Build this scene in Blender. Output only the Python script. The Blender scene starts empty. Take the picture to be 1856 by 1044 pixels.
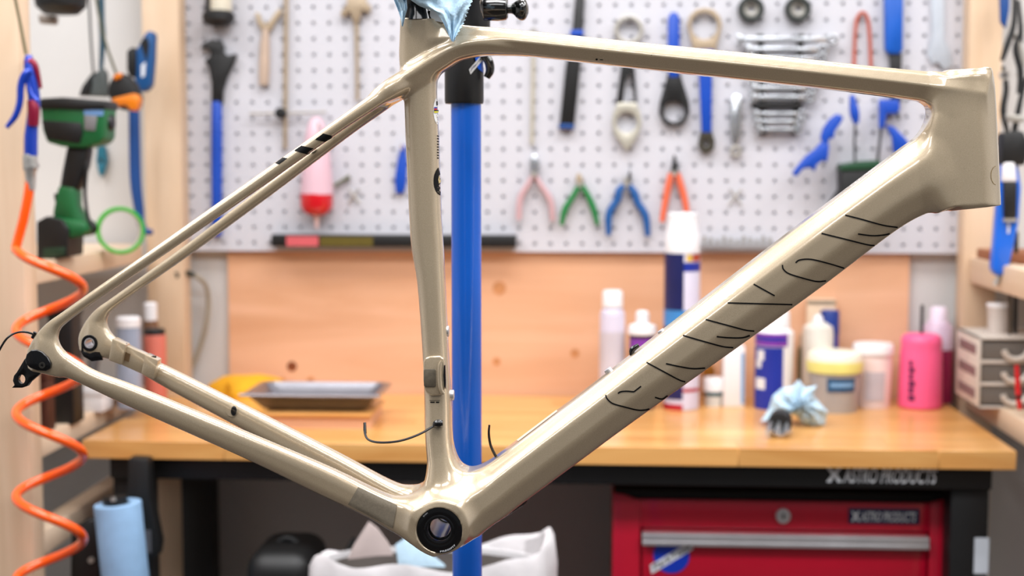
import bpy, bmesh, math, random
import numpy as np
from mathutils import Vector, Matrix
from mathutils.bvhtree import BVHTree

random.seed(7)
rng = np.random.default_rng(7)
scene = bpy.context.scene
COL = scene.collection

# ------------------------------------------------------------------ camera
FPX = 2600.0                      # focal length in pixels of the 1856 px wide frame
CAM_H = 1.32
_vy = Vector((160.0, 222.0, -FPX)).normalized()      # world +Y (towards the wall) in camera axes
_vz = Vector((0.0, FPX, 222.0)).normalized()         # world up in camera axes
_vx = _vy.cross(_vz)
ROT = Matrix((_vx, _vy, _vz))                        # camera axes -> world
CAM = Vector((0.0, 0.0, CAM_H))
FWD = ROT @ Vector((0, 0, -1))
cam_data = bpy.data.cameras.new('camera')
cam = bpy.data.objects.new('camera', cam_data)
COL.objects.link(cam)
cam.matrix_world = Matrix.Translation(CAM) @ ROT.to_4x4()
cam_data.sensor_width = 36.0
cam_data.lens = 36.0 * FPX / 1856.0
cam_data.clip_start = 0.05
cam_data.dof.use_dof = True
cam_data.dof.focus_distance = 1.40
cam_data.dof.aperture_fstop = 4.0
scene.camera = cam

# ------------------------------------------------------------------ world, lamps, exposure
world = bpy.data.worlds.new('workshop_ambient_fill')
scene.world = world
world.use_nodes = True
wb = world.node_tree.nodes['Background']
wb.inputs[0].default_value = (0.97, 0.985, 1.0, 1)
wb.inputs[1].default_value = 0.13  # even ambient fill added through the open front, not a real source

def area(name, loc, size, energy, color=(0.985, 0.985, 1.0), rot=(0, 0, 0)):
    l = bpy.data.lights.new(name, 'AREA'); l.shape = 'RECTANGLE'
    l.size, l.size_y = size; l.energy = energy; l.color = color
    o = bpy.data.objects.new(name, l); COL.objects.link(o)
    o.location = loc; o.rotation_euler = rot
    return o
LAMPS = [(-1.45, 2.0), (0.0, 2.0), (1.45, 2.0), (-1.45, 0.95), (0.0, 0.95), (1.45, 0.95), (-1.45, -0.3), (0.0, -0.3), (1.45, -0.3)]
LAMP_Z = 2.62
for _x, _y in LAMPS:
    area('ceiling_panel_light', (_x, _y, LAMP_Z - 0.052), (1.15, 0.5), {2.0: 21, 0.95: 23, -0.3: 11}[_y])

scene.view_settings.view_transform = 'Standard'
scene.view_settings.look = 'None'
scene.view_settings.gamma = 1.0
scene.view_settings.use_curve_mapping = False
scene.view_settings.exposure = 0.14
scene.cycles.max_bounces = 8

# ------------------------------------------------------------------ pixel -> place helpers
def ray(px, py):
    return ROT @ Vector((px - 928.0, 522.0 - py, -FPX))
def at(px, py, Y):
    """the point of the vertical plane at distance Y (parallel to the wall) seen at a pixel"""
    d = ray(px, py)
    return CAM + d * (Y / d.y)
def mpp(px, py, Y):
    return (at(px, py, Y) - CAM).dot(FWD) / FPX

# ------------------------------------------------------------------ materials
def lin(c):
    def f(u):
        u /= 255.0
        return u / 12.92 if u <= 0.04045 else ((u + 0.055) / 1.055) ** 2.4
    return (f(c[0]), f(c[1]), f(c[2]), 1.0)
MATS = {}
def mat(name, c, rough=0.5, metal=0.0, coat=0.0, var=0.08, scale=18.0, bump=0.0, trans=0.0, alpha=None, bscale=None, spec=None):
    if name in MATS: return MATS[name]
    m = bpy.data.materials.new(name); m.use_nodes = True
    nt = m.node_tree; b = nt.nodes['Principled BSDF']
    tc = nt.nodes.new('ShaderNodeTexCoord')
    n = nt.nodes.new('ShaderNodeTexNoise'); n.inputs['Scale'].default_value = scale; n.inputs['Detail'].default_value = 4
    nt.links.new(tc.outputs['Object'], n.inputs['Vector'])
    r = nt.nodes.new('ShaderNodeValToRGB')
    l = lin(c)
    r.color_ramp.elements[0].color = tuple(min(1, v * (1 - var)) for v in l[:3]) + (1,)
    r.color_ramp.elements[1].color = tuple(min(1, v * (1 + var)) for v in l[:3]) + (1,)
    r.color_ramp.elements[0].position = 0.3; r.color_ramp.elements[1].position = 0.7
    nt.links.new(n.outputs['Fac'], r.inputs['Fac'])
    nt.links.new(r.outputs['Color'], b.inputs['Base Color'])
    b.inputs['Roughness'].default_value = rough; b.inputs['Metallic'].default_value = metal
    b.inputs['Coat Weight'].default_value = coat; b.inputs['Coat Roughness'].default_value = 0.06
    b.inputs['Transmission Weight'].default_value = trans
    if spec is not None: b.inputs['Specular IOR Level'].default_value = spec
    if alpha is not None: b.inputs['Alpha'].default_value = alpha
    if bump:
        n2 = nt.nodes.new('ShaderNodeTexNoise'); n2.inputs['Scale'].default_value = bscale or scale * 6
        nt.links.new(tc.outputs['Object'], n2.inputs['Vector'])
        bp = nt.nodes.new('ShaderNodeBump'); bp.inputs['Strength'].default_value = bump; bp.inputs['Distance'].default_value = 0.002
        nt.links.new(n2.outputs['Fac'], bp.inputs['Height']); nt.links.new(bp.outputs['Normal'], b.inputs['Normal'])
    MATS[name] = m
    return m
def wood(name, c1, c2, axis='X', scale=1.0, rough=0.5, rand=0.0, knots=0.0, coat=0.0):
    if name in MATS: return MATS[name]
    m = bpy.data.materials.new(name); m.use_nodes = True
    nt = m.node_tree; b = nt.nodes['Principled BSDF']; L = nt.links.new
    tc = nt.nodes.new('ShaderNodeTexCoord'); mp = nt.nodes.new('ShaderNodeMapping')
    s = {'X': (0.12, 1, 1), 'Y': (1, 0.12, 1), 'Z': (1, 1, 0.12)}[axis]
    mp.inputs['Scale'].default_value = tuple(v * scale for v in s)
    oi = nt.nodes.new('ShaderNodeObjectInfo')
    ad = nt.nodes.new('ShaderNodeVectorMath'); ad.operation = 'ADD'
    ms = nt.nodes.new('ShaderNodeVectorMath'); ms.operation = 'SCALE'; ms.inputs['Scale'].default_value = 7.0
    cb = nt.nodes.new('ShaderNodeCombineXYZ')
    for i in range(3): L(oi.outputs['Random'], cb.inputs[i])
    L(cb.outputs[0], ms.inputs[0]); L(tc.outputs['Object'], ad.inputs[0]); L(ms.outputs[0], ad.inputs[1])
    L(ad.outputs[0], mp.inputs['Vector'])
    n = nt.nodes.new('ShaderNodeTexNoise'); n.inputs['Scale'].default_value = 22; n.inputs['Detail'].default_value = 6
    n.inputs['Distortion'].default_value = 1.2
    L(mp.outputs[0], n.inputs['Vector'])
    r = nt.nodes.new('ShaderNodeValToRGB'); r.color_ramp.elements[0].position = 0.32; r.color_ramp.elements[1].position = 0.68
    r.color_ramp.elements[0].color = lin(c1); r.color_ramp.elements[1].color = lin(c2)
    L(n.outputs['Fac'], r.inputs['Fac'])
    out = r.outputs['Color']
    if knots:
        v = nt.nodes.new('ShaderNodeTexVoronoi'); v.inputs['Scale'].default_value = knots
        L(tc.outputs['Object'], v.inputs['Vector'])
        kr = nt.nodes.new('ShaderNodeValToRGB'); kr.color_ramp.elements[0].position = 0.045; kr.color_ramp.elements[1].position = 0.11
        kr.color_ramp.elements[0].color = (1, 1, 1, 1); kr.color_ramp.elements[1].color = (0, 0, 0, 1)
        L(v.outputs['Distance'], kr.inputs['Fac'])
        mx = nt.nodes.new('ShaderNodeMix'); mx.data_type = 'RGBA'
        L(kr.outputs['Color'], mx.inputs['Factor']); L(out, mx.inputs['A']); mx.inputs['B'].default_value = lin(tuple(v * 0.7 for v in c1))
        out = mx.outputs['Result']
    if rand:
        hs = nt.nodes.new('ShaderNodeHueSaturation')
        mr = nt.nodes.new('ShaderNodeMapRange'); mr.inputs['To Min'].default_value = 1 - rand; mr.inputs['To Max'].default_value = 1 + rand
        L(oi.outputs['Random'], mr.inputs['Value']); L(mr.outputs[0], hs.inputs['Value']); L(out, hs.inputs['Color'])
        out = hs.outputs['Color']
    L(out, b.inputs['Base Color'])
    b.inputs['Roughness'].default_value = rough; b.inputs['Coat Weight'].default_value = coat; b.inputs['Coat Roughness'].default_value = 0.15
    MATS[name] = m
    return m

# ------------------------------------------------------------------ mesh helpers: every maker returns (verts, faces)
def cat(*gs):
    V, F = [], []
    for v, f in gs:
        o = len(V); V += [tuple(p) for p in v]; F += [tuple(i + o for i in q) for q in f]
    return V, F
def box(x0, x1, y0, y1, z0, z1):
    V = [(x, y, z) for x in (x0, x1) for y in (y0, y1) for z in (z0, z1)]
    F = [(0, 1, 3, 2), (4, 6, 7, 5), (0, 4, 5, 1), (2, 3, 7, 6), (0, 2, 6, 4), (1, 5, 7, 3)]
    return V, F
def pbox(px0, py0, px1, py1, Y, dep):
    """box whose front face fills these pixels on plane Y, dep deep away from the camera"""
    m = ((px0 + px1) / 2, (py0 + py1) / 2)
    a, b = at(px0, m[1], Y), at(px1, m[1], Y); c, d = at(m[0], py0, Y), at(m[0], py1, Y)
    return box(a.x, b.x, Y, Y + dep, d.z, c.z)
def ext(pts, Y, dep):
    """outline in pixels on plane Y, extruded dep away from the camera"""
    P = [at(x, y, Y) for x, y in pts]; n = len(P)
    V = [tuple(p) for p in P] + [(p.x, p.y + dep, p.z) for p in P]
    F = [tuple(range(n)), tuple(range(2 * n - 1, n - 1, -1))]
    F += [(i, i + n, (i + 1) % n + n, (i + 1) % n) for i in range(n)]
    return V, F
def ringp(cx, cy, ro, ri, Y, dep, n=28, sy=1.0):
    V = []
    for r in (ro, ri):
        for k in range(n):
            a = 2 * math.pi * k / n
            V.append(at(cx + r * math.cos(a), cy + r * sy * math.sin(a), Y))
    V = [tuple(p) for p in V]
    V += [(x, y + dep, z) for x, y, z in V]
    F = []
    for k in range(n):
        j = (k + 1) % n
        F += [(k, j, n + j, n + k), (2 * n + k, 3 * n + k, 3 * n + j, 2 * n + j), (k, 2 * n + k, 2 * n + j, j), (n + k, n + j, 3 * n + j, 3 * n + k)]
    return V, F
def holed(outer, cx, cy, ri, Y, dep, sy=1.0):
    """plate with this pixel outline and one round hole; the outline must be star shaped about the hole"""
    n = 36; V = []
    A = [(math.atan2(y - cy, x - cx), math.hypot(x - cx, y - cy)) for x, y in outer]
    def rad(a):
        c, s = math.cos(a), math.sin(a); best = None
        for i in range(len(outer)):
            x1, y1 = outer[i]; x2, y2 = outer[(i + 1) % len(outer)]
            dx, dy = x2 - x1, y2 - y1; den = c * dy - s * dx
            if abs(den) < 1e-9: continue
            t = ((x1 - cx) * dy - (y1 - cy) * dx) / den; u = ((x1 - cx) * s - (y1 - cy) * c) / den
            if t > 0 and -1e-6 <= u <= 1 + 1e-6: best = t if best is None else max(best, t)
        return best or 1
    angs = sorted(set([a % (2 * math.pi) for a, _ in A] + [2 * math.pi * k / n for k in range(n)]))
    n = len(angs)
    for a in angs: V.append(at(cx + rad(a) * math.cos(a), cy + rad(a) * math.sin(a), Y))
    for a in angs: V.append(at(cx + ri * math.cos(a), cy + ri * sy * math.sin(a), Y))
    V = [tuple(p) for p in V]; V += [(x, y + dep, z) for x, y, z in V]
    F = []
    for k in range(n):
        j = (k + 1) % n
        F += [(k, j, n + j, n + k), (2 * n + k, 3 * n + k, 3 * n + j, 2 * n + j), (k, 2 * n + k, 2 * n + j, j), (n + k, n + j, 3 * n + j, 3 * n + k)]
    return V, F
def crom(P, m=6):
    P = [Vector(p) for p in P]; Q = [P[0] * 2 - P[1]] + P + [P[-1] * 2 - P[-2]]; out = []
    for i in range(1, len(Q) - 2):
        a, b, c, d = Q[i - 1:i + 3]
        for k in range(m):
            t = k / m
            out.append(0.5 * (2 * b + (c - a) * t + (2 * a - 5 * b + 4 * c - d) * t * t + (3 * b - a - 3 * c + d) * t ** 3))
    return out + [P[-1]]
def tube(P, r, n=10, smooth=0, flat=1.0):
    """swept round bar through world points; r a number or one per point"""
    P = [Vector(p) for p in P]
    R = list(r) if hasattr(r, '__len__') else [r] * len(P)
    if smooth:
        R = [v.x for v in crom([Vector((q, 0, 0)) for q in R], smooth)]; P = crom(P, smooth)
    V, F = [], []; up = None
    for i, p in enumerate(P):
        t = (P[min(i + 1, len(P) - 1)] - P[max(i - 1, 0)]).normalized()
        if up is None: up = Vector((0, 1, 0)) if abs(t.y) < 0.9 else Vector((1, 0, 0))
        s = t.cross(up).normalized(); up = s.cross(t).normalized()
        for k in range(n):
            a = 2 * math.pi * k / n
            V.append(tuple(p + (s * math.cos(a) + up * math.sin(a) * flat) * R[i]))
    for i in range(len(P) - 1):
        for k in range(n):
            j = (k + 1) % n
            F.append((i * n + k, i * n + j, (i + 1) * n + j, (i + 1) * n + k))
    F += [tuple(range(n))[::-1], tuple((len(P) - 1) * n + k for k in range(n))]
    return V, F
def ptube(pts, Y, rpx, n=10, smooth=0, flat=1.0):
    """swept bar through pixels on plane Y (or (x, y, Y) triples), radius in pixels"""
    P = []; R = []
    rr = list(rpx) if hasattr(rpx, '__len__') else [rpx] * len(pts)
    for q, r in zip(pts, rr):
        y = q[2] if len(q) > 2 else Y
        P.append(at(q[0], q[1], y)); R.append(r * mpp(q[0], q[1], y))
    return tube(P, R, n, smooth, flat)
def lathe(prof, c, n=28, closed=True):
    """prof [(radius, z)] about the vertical axis through c"""
    V, F = [], []
    for r, z in prof:
        for k in range(n):
            a = 2 * math.pi * k / n
            V.append((c[0] + r * math.cos(a), c[1] + r * math.sin(a), z))
    m = len(prof)
    for i in range(m - 1):
        for k in range(n):
            j = (k + 1) % n
            F.append((i * n + k, i * n + j, (i + 1) * n + j, (i + 1) * n + k))
    if closed: F += [tuple(range(n))[::-1], tuple((m - 1) * n + k for k in range(n))]
    return V, F
def plathe(cx, Y, prof, n=28, base=None):
    """upright turned body: prof [(py, half width px)] around pixel column cx on plane Y"""
    ym = sum(p[0] for p in prof) / len(prof)
    c = at(cx, ym, Y); out = []
    for py, hw in prof:
        out.append((hw * mpp(cx, py, Y), at(cx, py, Y).z))
    out.sort(key=lambda q: q[1]) if out[0][1] > out[-1][1] and False else None
    if out[0][1] > out[-1][1]: out = out[::-1]
    return lathe(out, (c.x, c.y), n)
def disc_y(c, r, y0, y1, n=24, ri=None):
    """short cylinder (or ring) whose axis runs towards the wall; c = (x, z)"""
    V, F = [], []
    rs = [r] if ri is None else [r, ri]
    for y in (y0, y1):
        for q in rs:
            for k in range(n):
                a = 2 * math.pi * k / n
                V.append((c[0] + q * math.cos(a), y, c[1] + q * math.sin(a)))
    for k in range(n):
        j = (k + 1) % n
        if ri is None: F.append((k, n + k, n + j, j))
        else: F += [(k, j, n + j, n + k), (2 * n + k, 3 * n + k, 3 * n + j, 2 * n + j), (k, 2 * n + k, 2 * n + j, j), (n + k, n + j, 3 * n + j, 3 * n + k)]
    if ri is None: F += [tuple(range(n)), tuple(range(2 * n - 1, n - 1, -1))]
    return V, F
def tilt(g, c, ax, deg):
    M = Matrix.Translation(c) @ Matrix.Rotation(math.radians(deg), 4, ax) @ Matrix.Translation(-Vector(c))
    return [tuple(M @ Vector(v)) for v in g[0]], g[1]

def thing(name, label, category, loc, group=None, kind=None):
    o = bpy.data.objects.new(name, None); COL.objects.link(o)
    o.location = loc; o.empty_display_size = 0.02
    o['label'] = label; o['category'] = category
    if group: o['group'] = group
    if kind: o['kind'] = kind
    return o
def wloc(o):
    return o.location + (wloc(o.parent) if o.parent else Vector((0, 0, 0)))
def obj(name, g, m, parent=None, bev=0.0, smooth=True, label=None, seg=2, ang=35, kind=None):
    V, F = g
    me = bpy.data.meshes.new(name)
    A = np.array(V, float); c = (A.min(0) + A.max(0)) / 2
    if parent is None: c[2] = A[:, 2].min()
    me.from_pydata((A - c).tolist(), [], [list(f) for f in F])
    bm = bmesh.new(); bm.from_mesh(me)
    bmesh.ops.recalc_face_normals(bm, faces=bm.faces)
    if bev:
        ed = [e for e in bm.edges if len(e.link_faces) == 2 and e.calc_face_angle(0) > math.radians(ang)]
        if ed: bmesh.ops.bevel(bm, geom=ed, offset=bev, segments=seg, affect='EDGES', profile=0.5, clamp_overlap=True)
    for f in bm.faces: f.smooth = smooth
    for e in bm.edges:
        if len(e.link_faces) == 2 and e.calc_face_angle(0) > math.radians(38): e.smooth = False
    bm.to_mesh(me); bm.free()
    me.materials.append(m)
    o = bpy.data.objects.new(name, me); COL.objects.link(o)
    o.location = Vector(c)
    if parent is not None:
        o.parent = parent; o.location = Vector(c) - wloc(parent)
    if label: o['label'] = label
    if kind: o['kind'] = kind
    return o
def solo(name, g, m, label, category, group=None, **k):
    o = obj(name, g, m, None, **k)
    o['label'] = label; o['category'] = category
    if group: o['group'] = group
    return o
def struct(name, g, m, **k):
    o = obj(name, g, m, None, **k); o['kind'] = 'structure'
    return o
def text_mesh(s, shear=0.0, bold=0.012):
    """flat lettering as (verts, faces) in a unit box: x 0..w, y 0..1 ; returns also the width"""
    cu = bpy.data.curves.new('lettering', 'FONT'); cu.body = s; cu.shear = shear; cu.offset = bold
    cu.resolution_u = 3
    to = bpy.data.objects.new('lettering', cu); COL.objects.link(to)
    dg = bpy.context.evaluated_depsgraph_get(); dg.update()
    me = bpy.data.meshes.new_from_object(to.evaluated_get(dg))
    V = np.array([v.co[:] for v in me.vertices]); F = [tuple(p.vertices) for p in me.polygons]
    bpy.data.objects.remove(to); bpy.data.curves.remove(cu); bpy.data.meshes.remove(me)
    mn, mx = V[:, :2].min(0), V[:, :2].max(0)
    V[:, 0] = (V[:, 0] - mn[0]) / (mx[1] - mn[1]); V[:, 1] = (V[:, 1] - mn[1]) / (mx[1] - mn[1])
    return V, F, V[:, 0].max()
def lettering(s, origin, ux, uy, w, h, shear=0.0):
    """lettering on a plane: origin = lower left corner, ux/uy unit vectors, size w x h"""
    V, F, W = text_mesh(s, shear)
    o, ux, uy = Vector(origin), Vector(ux), Vector(uy)
    return [tuple(o + ux * (v[0] / W * w) + uy * (v[1] * h)) for v in V], F
# ================================================================== the room
WALL_Y = 2.88
M_wall = mat('white_wall_paint', (202, 200, 198), 0.7, var=0.03, scale=3, bump=0.1)
M_floor = mat('grey_concrete', (70, 62, 55), 0.6, var=0.15, scale=4, bump=0.2)
M_peg = mat('white_pegboard', (200, 200, 207), 0.45, var=0.02, scale=4)
M_ply = wood('plywood_sheet', (208, 156, 118), (228, 180, 146), 'X', 0.45, 0.55)
M_lumber = wood('pine_lumber', (206, 176, 144), (222, 196, 168), 'Z', 0.7, 0.55, rand=0.04, knots=5.5)
M_lumberY = wood('pine_lumber_rail', (208, 180, 150), (226, 202, 176), 'Y', 0.7, 0.55, rand=0.04)
M_knot = mat('dark_knot', (122, 62, 26), 0.6, var=0.3, scale=60)
M_knot2 = mat('pale_knot', (192, 132, 84), 0.6, var=0.2, scale=60)
struct('floor', box(-3.2, 3.2, -3.0, WALL_Y + 0.1, -0.05, 0.0), M_floor)
struct('wall_back', box(-3.2, 3.2, WALL_Y, WALL_Y + 0.1, 0.0, 2.7), M_wall)
struct('wall_left', box(-3.2, -3.1, -3.0, WALL_Y, 0.0, 2.7), M_wall)
struct('wall_right', box(3.1, 3.2, -3.0, WALL_Y, 0.0, 2.7), M_wall)
struct('ceiling', box(-3.2, 3.2, -3.0, WALL_Y + 0.1, 2.7, 2.75), M_wall)

# ceiling lamp housings above the lamps
M_house = mat('white_enamel', (235, 235, 235), 0.4)
for i, (x, y) in enumerate(LAMPS):
    t = thing('ceiling_lamp', 'white ceiling panel lamp, %s of the %s row' % (('left', 'middle', 'right')[i % 3], ('wall side', 'middle', 'camera side')[i // 3]), 'ceiling lamp', (x, y, 2.7), 'ceiling panel lamps')
    obj('housing', box(x - 0.6, x + 0.6, y - 0.27, y + 0.27, LAMP_Z - 0.03, 2.7), M_house, t, bev=0.004)
    for s in (-1, 1): obj('end_cap', box(x + s * 0.6 - 0.012, x + s * 0.6 + 0.012, y - 0.275, y + 0.275, LAMP_Z - 0.05, 2.7), M_house, t, bev=0.003)

# pegboard with real holes
PX0, PX1 = at(331, 200, 2.852).x, at(1747, 200, 2.852).x
PZ0 = at(995, 456, 2.852).z
PITCH = 0.0312
def pegboard():
    nx = int(round((PX1 - PX0) / PITCH)); nz = 26
    px = (PX1 - PX0) / nx; V, F = [], []; R = 0.0041; n = 8
    y0, y1 = 2.852, 2.8565
    def vert(x, y, z): V.append((x, y, z)); return len(V) - 1
    corner = {}
    def cv(i, k):
        if (i, k) not in corner: corner[(i, k)] = vert(PX0 + i * px, y0, PZ0 + k * PITCH)
        return corner[(i, k)]
    mids = {}
    def mv(a, b):
        key = (min(a, b), max(a, b))
        if key not in mids:
            p, q = V[a], V[b]; mids[key] = vert((p[0] + q[0]) / 2, y0, (p[2] + q[2]) / 2)
        return mids[key]
    for i in range(nx):
        for k in range(nz):
            c = [cv(i, k), cv(i + 1, k), cv(i + 1, k + 1), cv(i, k + 1)]
            o = []
            for j in range(4): o += [c[j], mv(c[j], c[(j + 1) % 4])]
            cx, cz = PX0 + (i + 0.5) * px, PZ0 + (k + 0.5) * PITCH
            a0 = -3 * math.pi / 4
            h = [vert(cx + R * math.cos(a0 + j * math.pi / 4), y0, cz + R * math.sin(a0 + j * math.pi / 4)) for j in range(8)]
            b = [vert(cx + R * math.cos(a0 + j * math.pi / 4), y1, cz + R * math.sin(a0 + j * math.pi / 4)) for j in range(8)]
            for j in range(8):
                l = (j + 1) % 8
                F.append((o[j], o[l], h[l], h[j])); F.append((h[j], h[l], b[l], b[j]))
    x1, z1 = PX1, PZ0 + nz * PITCH
    return cat((V, F), box(PX0, x1, y0 + 0.0005, y1, z1, z1 + 0.002), box(PX0, PX0 + 0.0005, y0, y1, PZ0, z1), box(PX1 - 0.0005, PX1, y0, y1, PZ0, z1), box(PX0, PX1, y0, y1, PZ0 - 0.001, PZ0))
pg = solo('pegboard', pegboard(), M_peg, 'white perforated tool board on the wall above the workbench', 'pegboard')
M_dark = mat('dark_cavity', (120, 118, 120), 0.9)
pgt = PZ0 + 26 * PITCH
obj('hole_lightener_sheet', box(PX0 + 0.001, PX1 - 0.001, 2.859, 2.863, PZ0, pgt), M_peg, pg)  # white sheet added behind the board only to lighten its holes
t = obj('batten', cat(box(PX0, PX1, 2.863, WALL_Y - 0.001, pgt - 0.03, pgt), box(PX0, PX1, 2.863, WALL_Y - 0.001, PZ0, PZ0 + 0.012)), M_lumberY, pg)

# plywood sheet between pegboard and bench
BT = at(995, 808, 2.34).z              # bench top height
ply = solo('plywood_backboard', box(at(415, 600, 2.866).x, at(1646, 600, 2.866).x, 2.866, WALL_Y, BT - 0.02, PZ0 - 0.002), M_ply,
           'orange plywood sheet on the wall between pegboard and bench top', 'plywood panel')
for x, y, r, m in [(529, 664, 9, M_knot), (900, 655, 7, M_knot2), (905, 522, 12, M_knot2), (512, 690, 6, M_knot2), (563, 690, 7, M_knot2), (1042, 640, 8, M_knot2)]:
    p = at(x, y, 2.865)
    obj('knot', disc_y((p.x, p.z), r * mpp(x, y, 2.866), 2.8648, 2.867, 14), m, ply)

# the four pine posts and the side rails / shelves that flank the bench
XL = at(46, 522, 2.20).x
XRL = at(262, 300, 2.80).x
struct('trim_1', box(XL - 0.11, XL, 2.20, 2.25, 0, 2.7), M_lumber, bev=0.003)
struct('trim_2', box(XRL, at(329, 300, 2.80).x, 2.80, 2.851, 0, 2.7), M_lumber, bev=0.003)
XR0, XR1 = at(1750, 300, 2.80).x, at(1811, 300, 2.80).x
struct('trim_3', box(XR0, XR1, 2.80, 2.851, 0, 2.7), M_lumber, bev=0.003)
struct('trim_4', box(XR0 + 0.01, XR0 + 0.12, 2.16, 2.21, 0, 2.7), M_lumber, bev=0.003)
ZU0, ZU1 = at(70, 516, 2.25).z, at(70, 476, 2.25).z
ZL0, ZL1 = at(71, 832, 2.25).z, at(71, 794, 2.25).z
def shelf(label, x_in, sx, z0, z1):
    x0, x1 = sorted((x_in, x_in + sx * 0.038))
    t = thing('side_shelf', label, 'shelf', ((x0 + x1) / 2, 2.5, z0))
    obj('rail', box(x0, x1, 2.252, 2.798, z0, z1), M_lumberY, t, bev=0.003)
    y0, y1 = 2.252, 2.85
    xa, xb = sorted((x_in + sx * 0.04, x_in + sx * 0.42))
    for k in range(4):
        w = (y1 - y0) / 4
        obj('board', box(xa, xb, y0 + k * w + 0.001, y0 + (k + 1) * w - 0.001, z1 - 0.022, z1 - 0.002), M_lumberY, t, bev=0.002)
    obj('front_rail', box(xa, xb, 2.212, 2.25, z0, z1), M_lumberY, t, bev=0.003)
    return t
shelf('upper pine side shelf at left, holding the green cordless drill', XL - 0.004, -1, ZU0, ZU1)
shelf('lower pine side shelf at left, level with the bench top', XL - 0.004, -1, ZL0, ZL1)
XR = XR0 + 0.012
ZRU0, ZRU1 = at(1800, 512, 2.80).z, at(1800, 466, 2.80).z
shelf('upper pine side shelf at right, behind the blue air gun', XR, 1, ZRU0, ZRU1)
ZR1 = at(1800, 732, 2.60).z
shelf('lower pine side shelf at right, carrying the little drawer unit', XR, 1, ZR1 - 0.04, ZR1)

# ------------------------------------------------------------------ workbench
M_top = wood('butcher_block', (206, 144, 76), (228, 174, 106), 'X', 0.8, 0.28, rand=0.06, coat=0.3)
M_black = mat('black_powdercoat', (7, 7, 9), 0.5, var=0.2)
BX0, BX1 = at(148, 790, 2.34).x, at(1843, 812, 2.34).x
TH = 0.031
bt = thing('bench_top', 'honey coloured butcher block top of the workbench', 'worktop', ((BX0 + BX1) / 2, 2.59, BT - TH))
rows = 9; y0, y1 = 2.34, 2.862
for r in range(rows):
    ya, yb = y0 + (y1 - y0) * r / rows, y0 + (y1 - y0) * (r + 1) / rows
    xs = [BX0]
    x = BX0 + random.uniform(0.12, 0.5)
    while x < BX1 - 0.12:
        xs.append(x); x += random.uniform(0.3, 0.62)
    xs.append(BX1)
    for a, b in zip(xs[:-1], xs[1:]):
        obj('stave', box(a, b, ya, yb, BT - TH, BT), M_top, bt, bev=0.0009, seg=1)
wbn = thing('workbench', 'black steel workbench base under the wooden top', 'workbench', ((BX0 + BX1) / 2, 2.6, 0))
LX0, LX1 = at(203, 900, 2.37).x, at(1795, 900, 2.37).x
lw = 0.062
AZ0 = at(700, 874, 2.36).z
obj('apron', box(LX0, LX1, 2.362, 2.375, AZ0, BT - TH), M_black, wbn, bev=0.002)
obj('back_apron', box(LX0, LX1, 2.83, 2.845, AZ0, BT - TH), M_black, wbn, bev=0.002)
for x in (LX0, LX1 - lw):
    obj('side_apron', box(x + 0.005, x + lw - 0.005, 2.375, 2.83, AZ0, BT - TH), M_black, wbn, bev=0.002)
    for y in (2.376, 2.77):
        obj('leg', box(x, x + lw, y, y + 0.055, 0.0, AZ0 if y > 2.5 else BT - TH), M_black, wbn, bev=0.003)
    obj('foot_bar', box(x + 0.01, x + lw - 0.01, 2.43, 2.77, 0.12, 0.16), M_black, wbn, bev=0.002)
M_wlet = mat('white_lettering', (222, 226, 232), 0.5)
ox = at(1528, 875, 2.36)
obj('lettering', lettering('ASTRO PRODUCTS', (ox.x, 2.3612, ox.z), (1, 0, 0), (0, 0, 1), at(1698, 875, 2.36).x - ox.x, (875 - 848) * mpp(1600, 860, 2.36), 0.25), M_wlet, wbn, smooth=False, label='pale slanted ASTRO PRODUCTS lettering')
def star(px, py, w, h, Y):
    q = [(px, py + h), (px + w * .28, py + h), (px + w * .5, py + h * .62), (px + w * .72, py + h), (px + w, py + h), (px + w * .66, py + h * .42), (px + w, py), (px + w * .76, py), (px + w * .5, py + h * .26), (px + w * .22, py), (px, py), (px + w * .34, py + h * .46)]
    return ext(q, Y, 0.0006)
obj('emblem', star(1498, 848, 28, 26, 2.3612), M_wlet, wbn, smooth=False)
M_tag = mat('white_card', (205, 212, 222), 0.6)
obj('sticker', pbox(1766, 975, 1792, 1040, 2.374, 0.0015), M_tag, wbn, label='white rectangular sticker on the leg')

# ------------------------------------------------------------------ red roller cabinet
M_red = mat('red_gloss_steel', (186, 4, 42), 0.3, var=0.03, coat=0.5)
M_alu = mat('brushed_aluminium', (205, 203, 206), 0.35, metal=0.7)
M_navy = mat('navy_print', (16, 24, 66), 0.5)
CY = 2.43
cx0, cx1 = at(1110, 960, CY).x, at(1725, 960, CY).x
cz1 = at(1400, 908, CY).z
cab = thing('tool_cabinet', 'red roller tool cabinet with silver drawer pull under the bench', 'tool cabinet', ((cx0 + cx1) / 2, CY + 0.18, 0))
obj('body', box(cx0, cx1, CY + 0.02, CY + 0.36, 0.10, cz1 - 0.004), M_red, cab, bev=0.003)
fx = 0.045
dx0, dx1 = at(1160, 1000, CY).x, at(1684, 1000, CY).x
dz = at(1400, 960, CY).z
obj('front_frame', cat(box(cx0, dx0, CY, CY + 0.02, 0.10, cz1), box(dx1, cx1, CY, CY + 0.02, 0.10, cz1), box(dx0, dx1, CY, CY + 0.02, dz, cz1)), M_red, cab, bev=0.002)
for s in (0, 1):
    q = [(1110, 893), (1135, 898), (1162, 908), (1110, 908)] if s == 0 else [(1726, 903), (1700, 908), (1680, 913), (1726, 913)]
    obj('corner', ext(q, CY, 0.34), M_red, cab, bev=0.002)
obj('top_mat', ext([(1114, 892), (1136, 898), (1165, 907), (1300, 909), (1560, 911), (1680, 911), (1702, 906), (1722, 900), (1722, 897), (1114, 888)], CY + 0.006, 0.32), mat('black_rubber', (12, 12, 13), 0.8), cab)
zt = dz - 0.004
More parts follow.
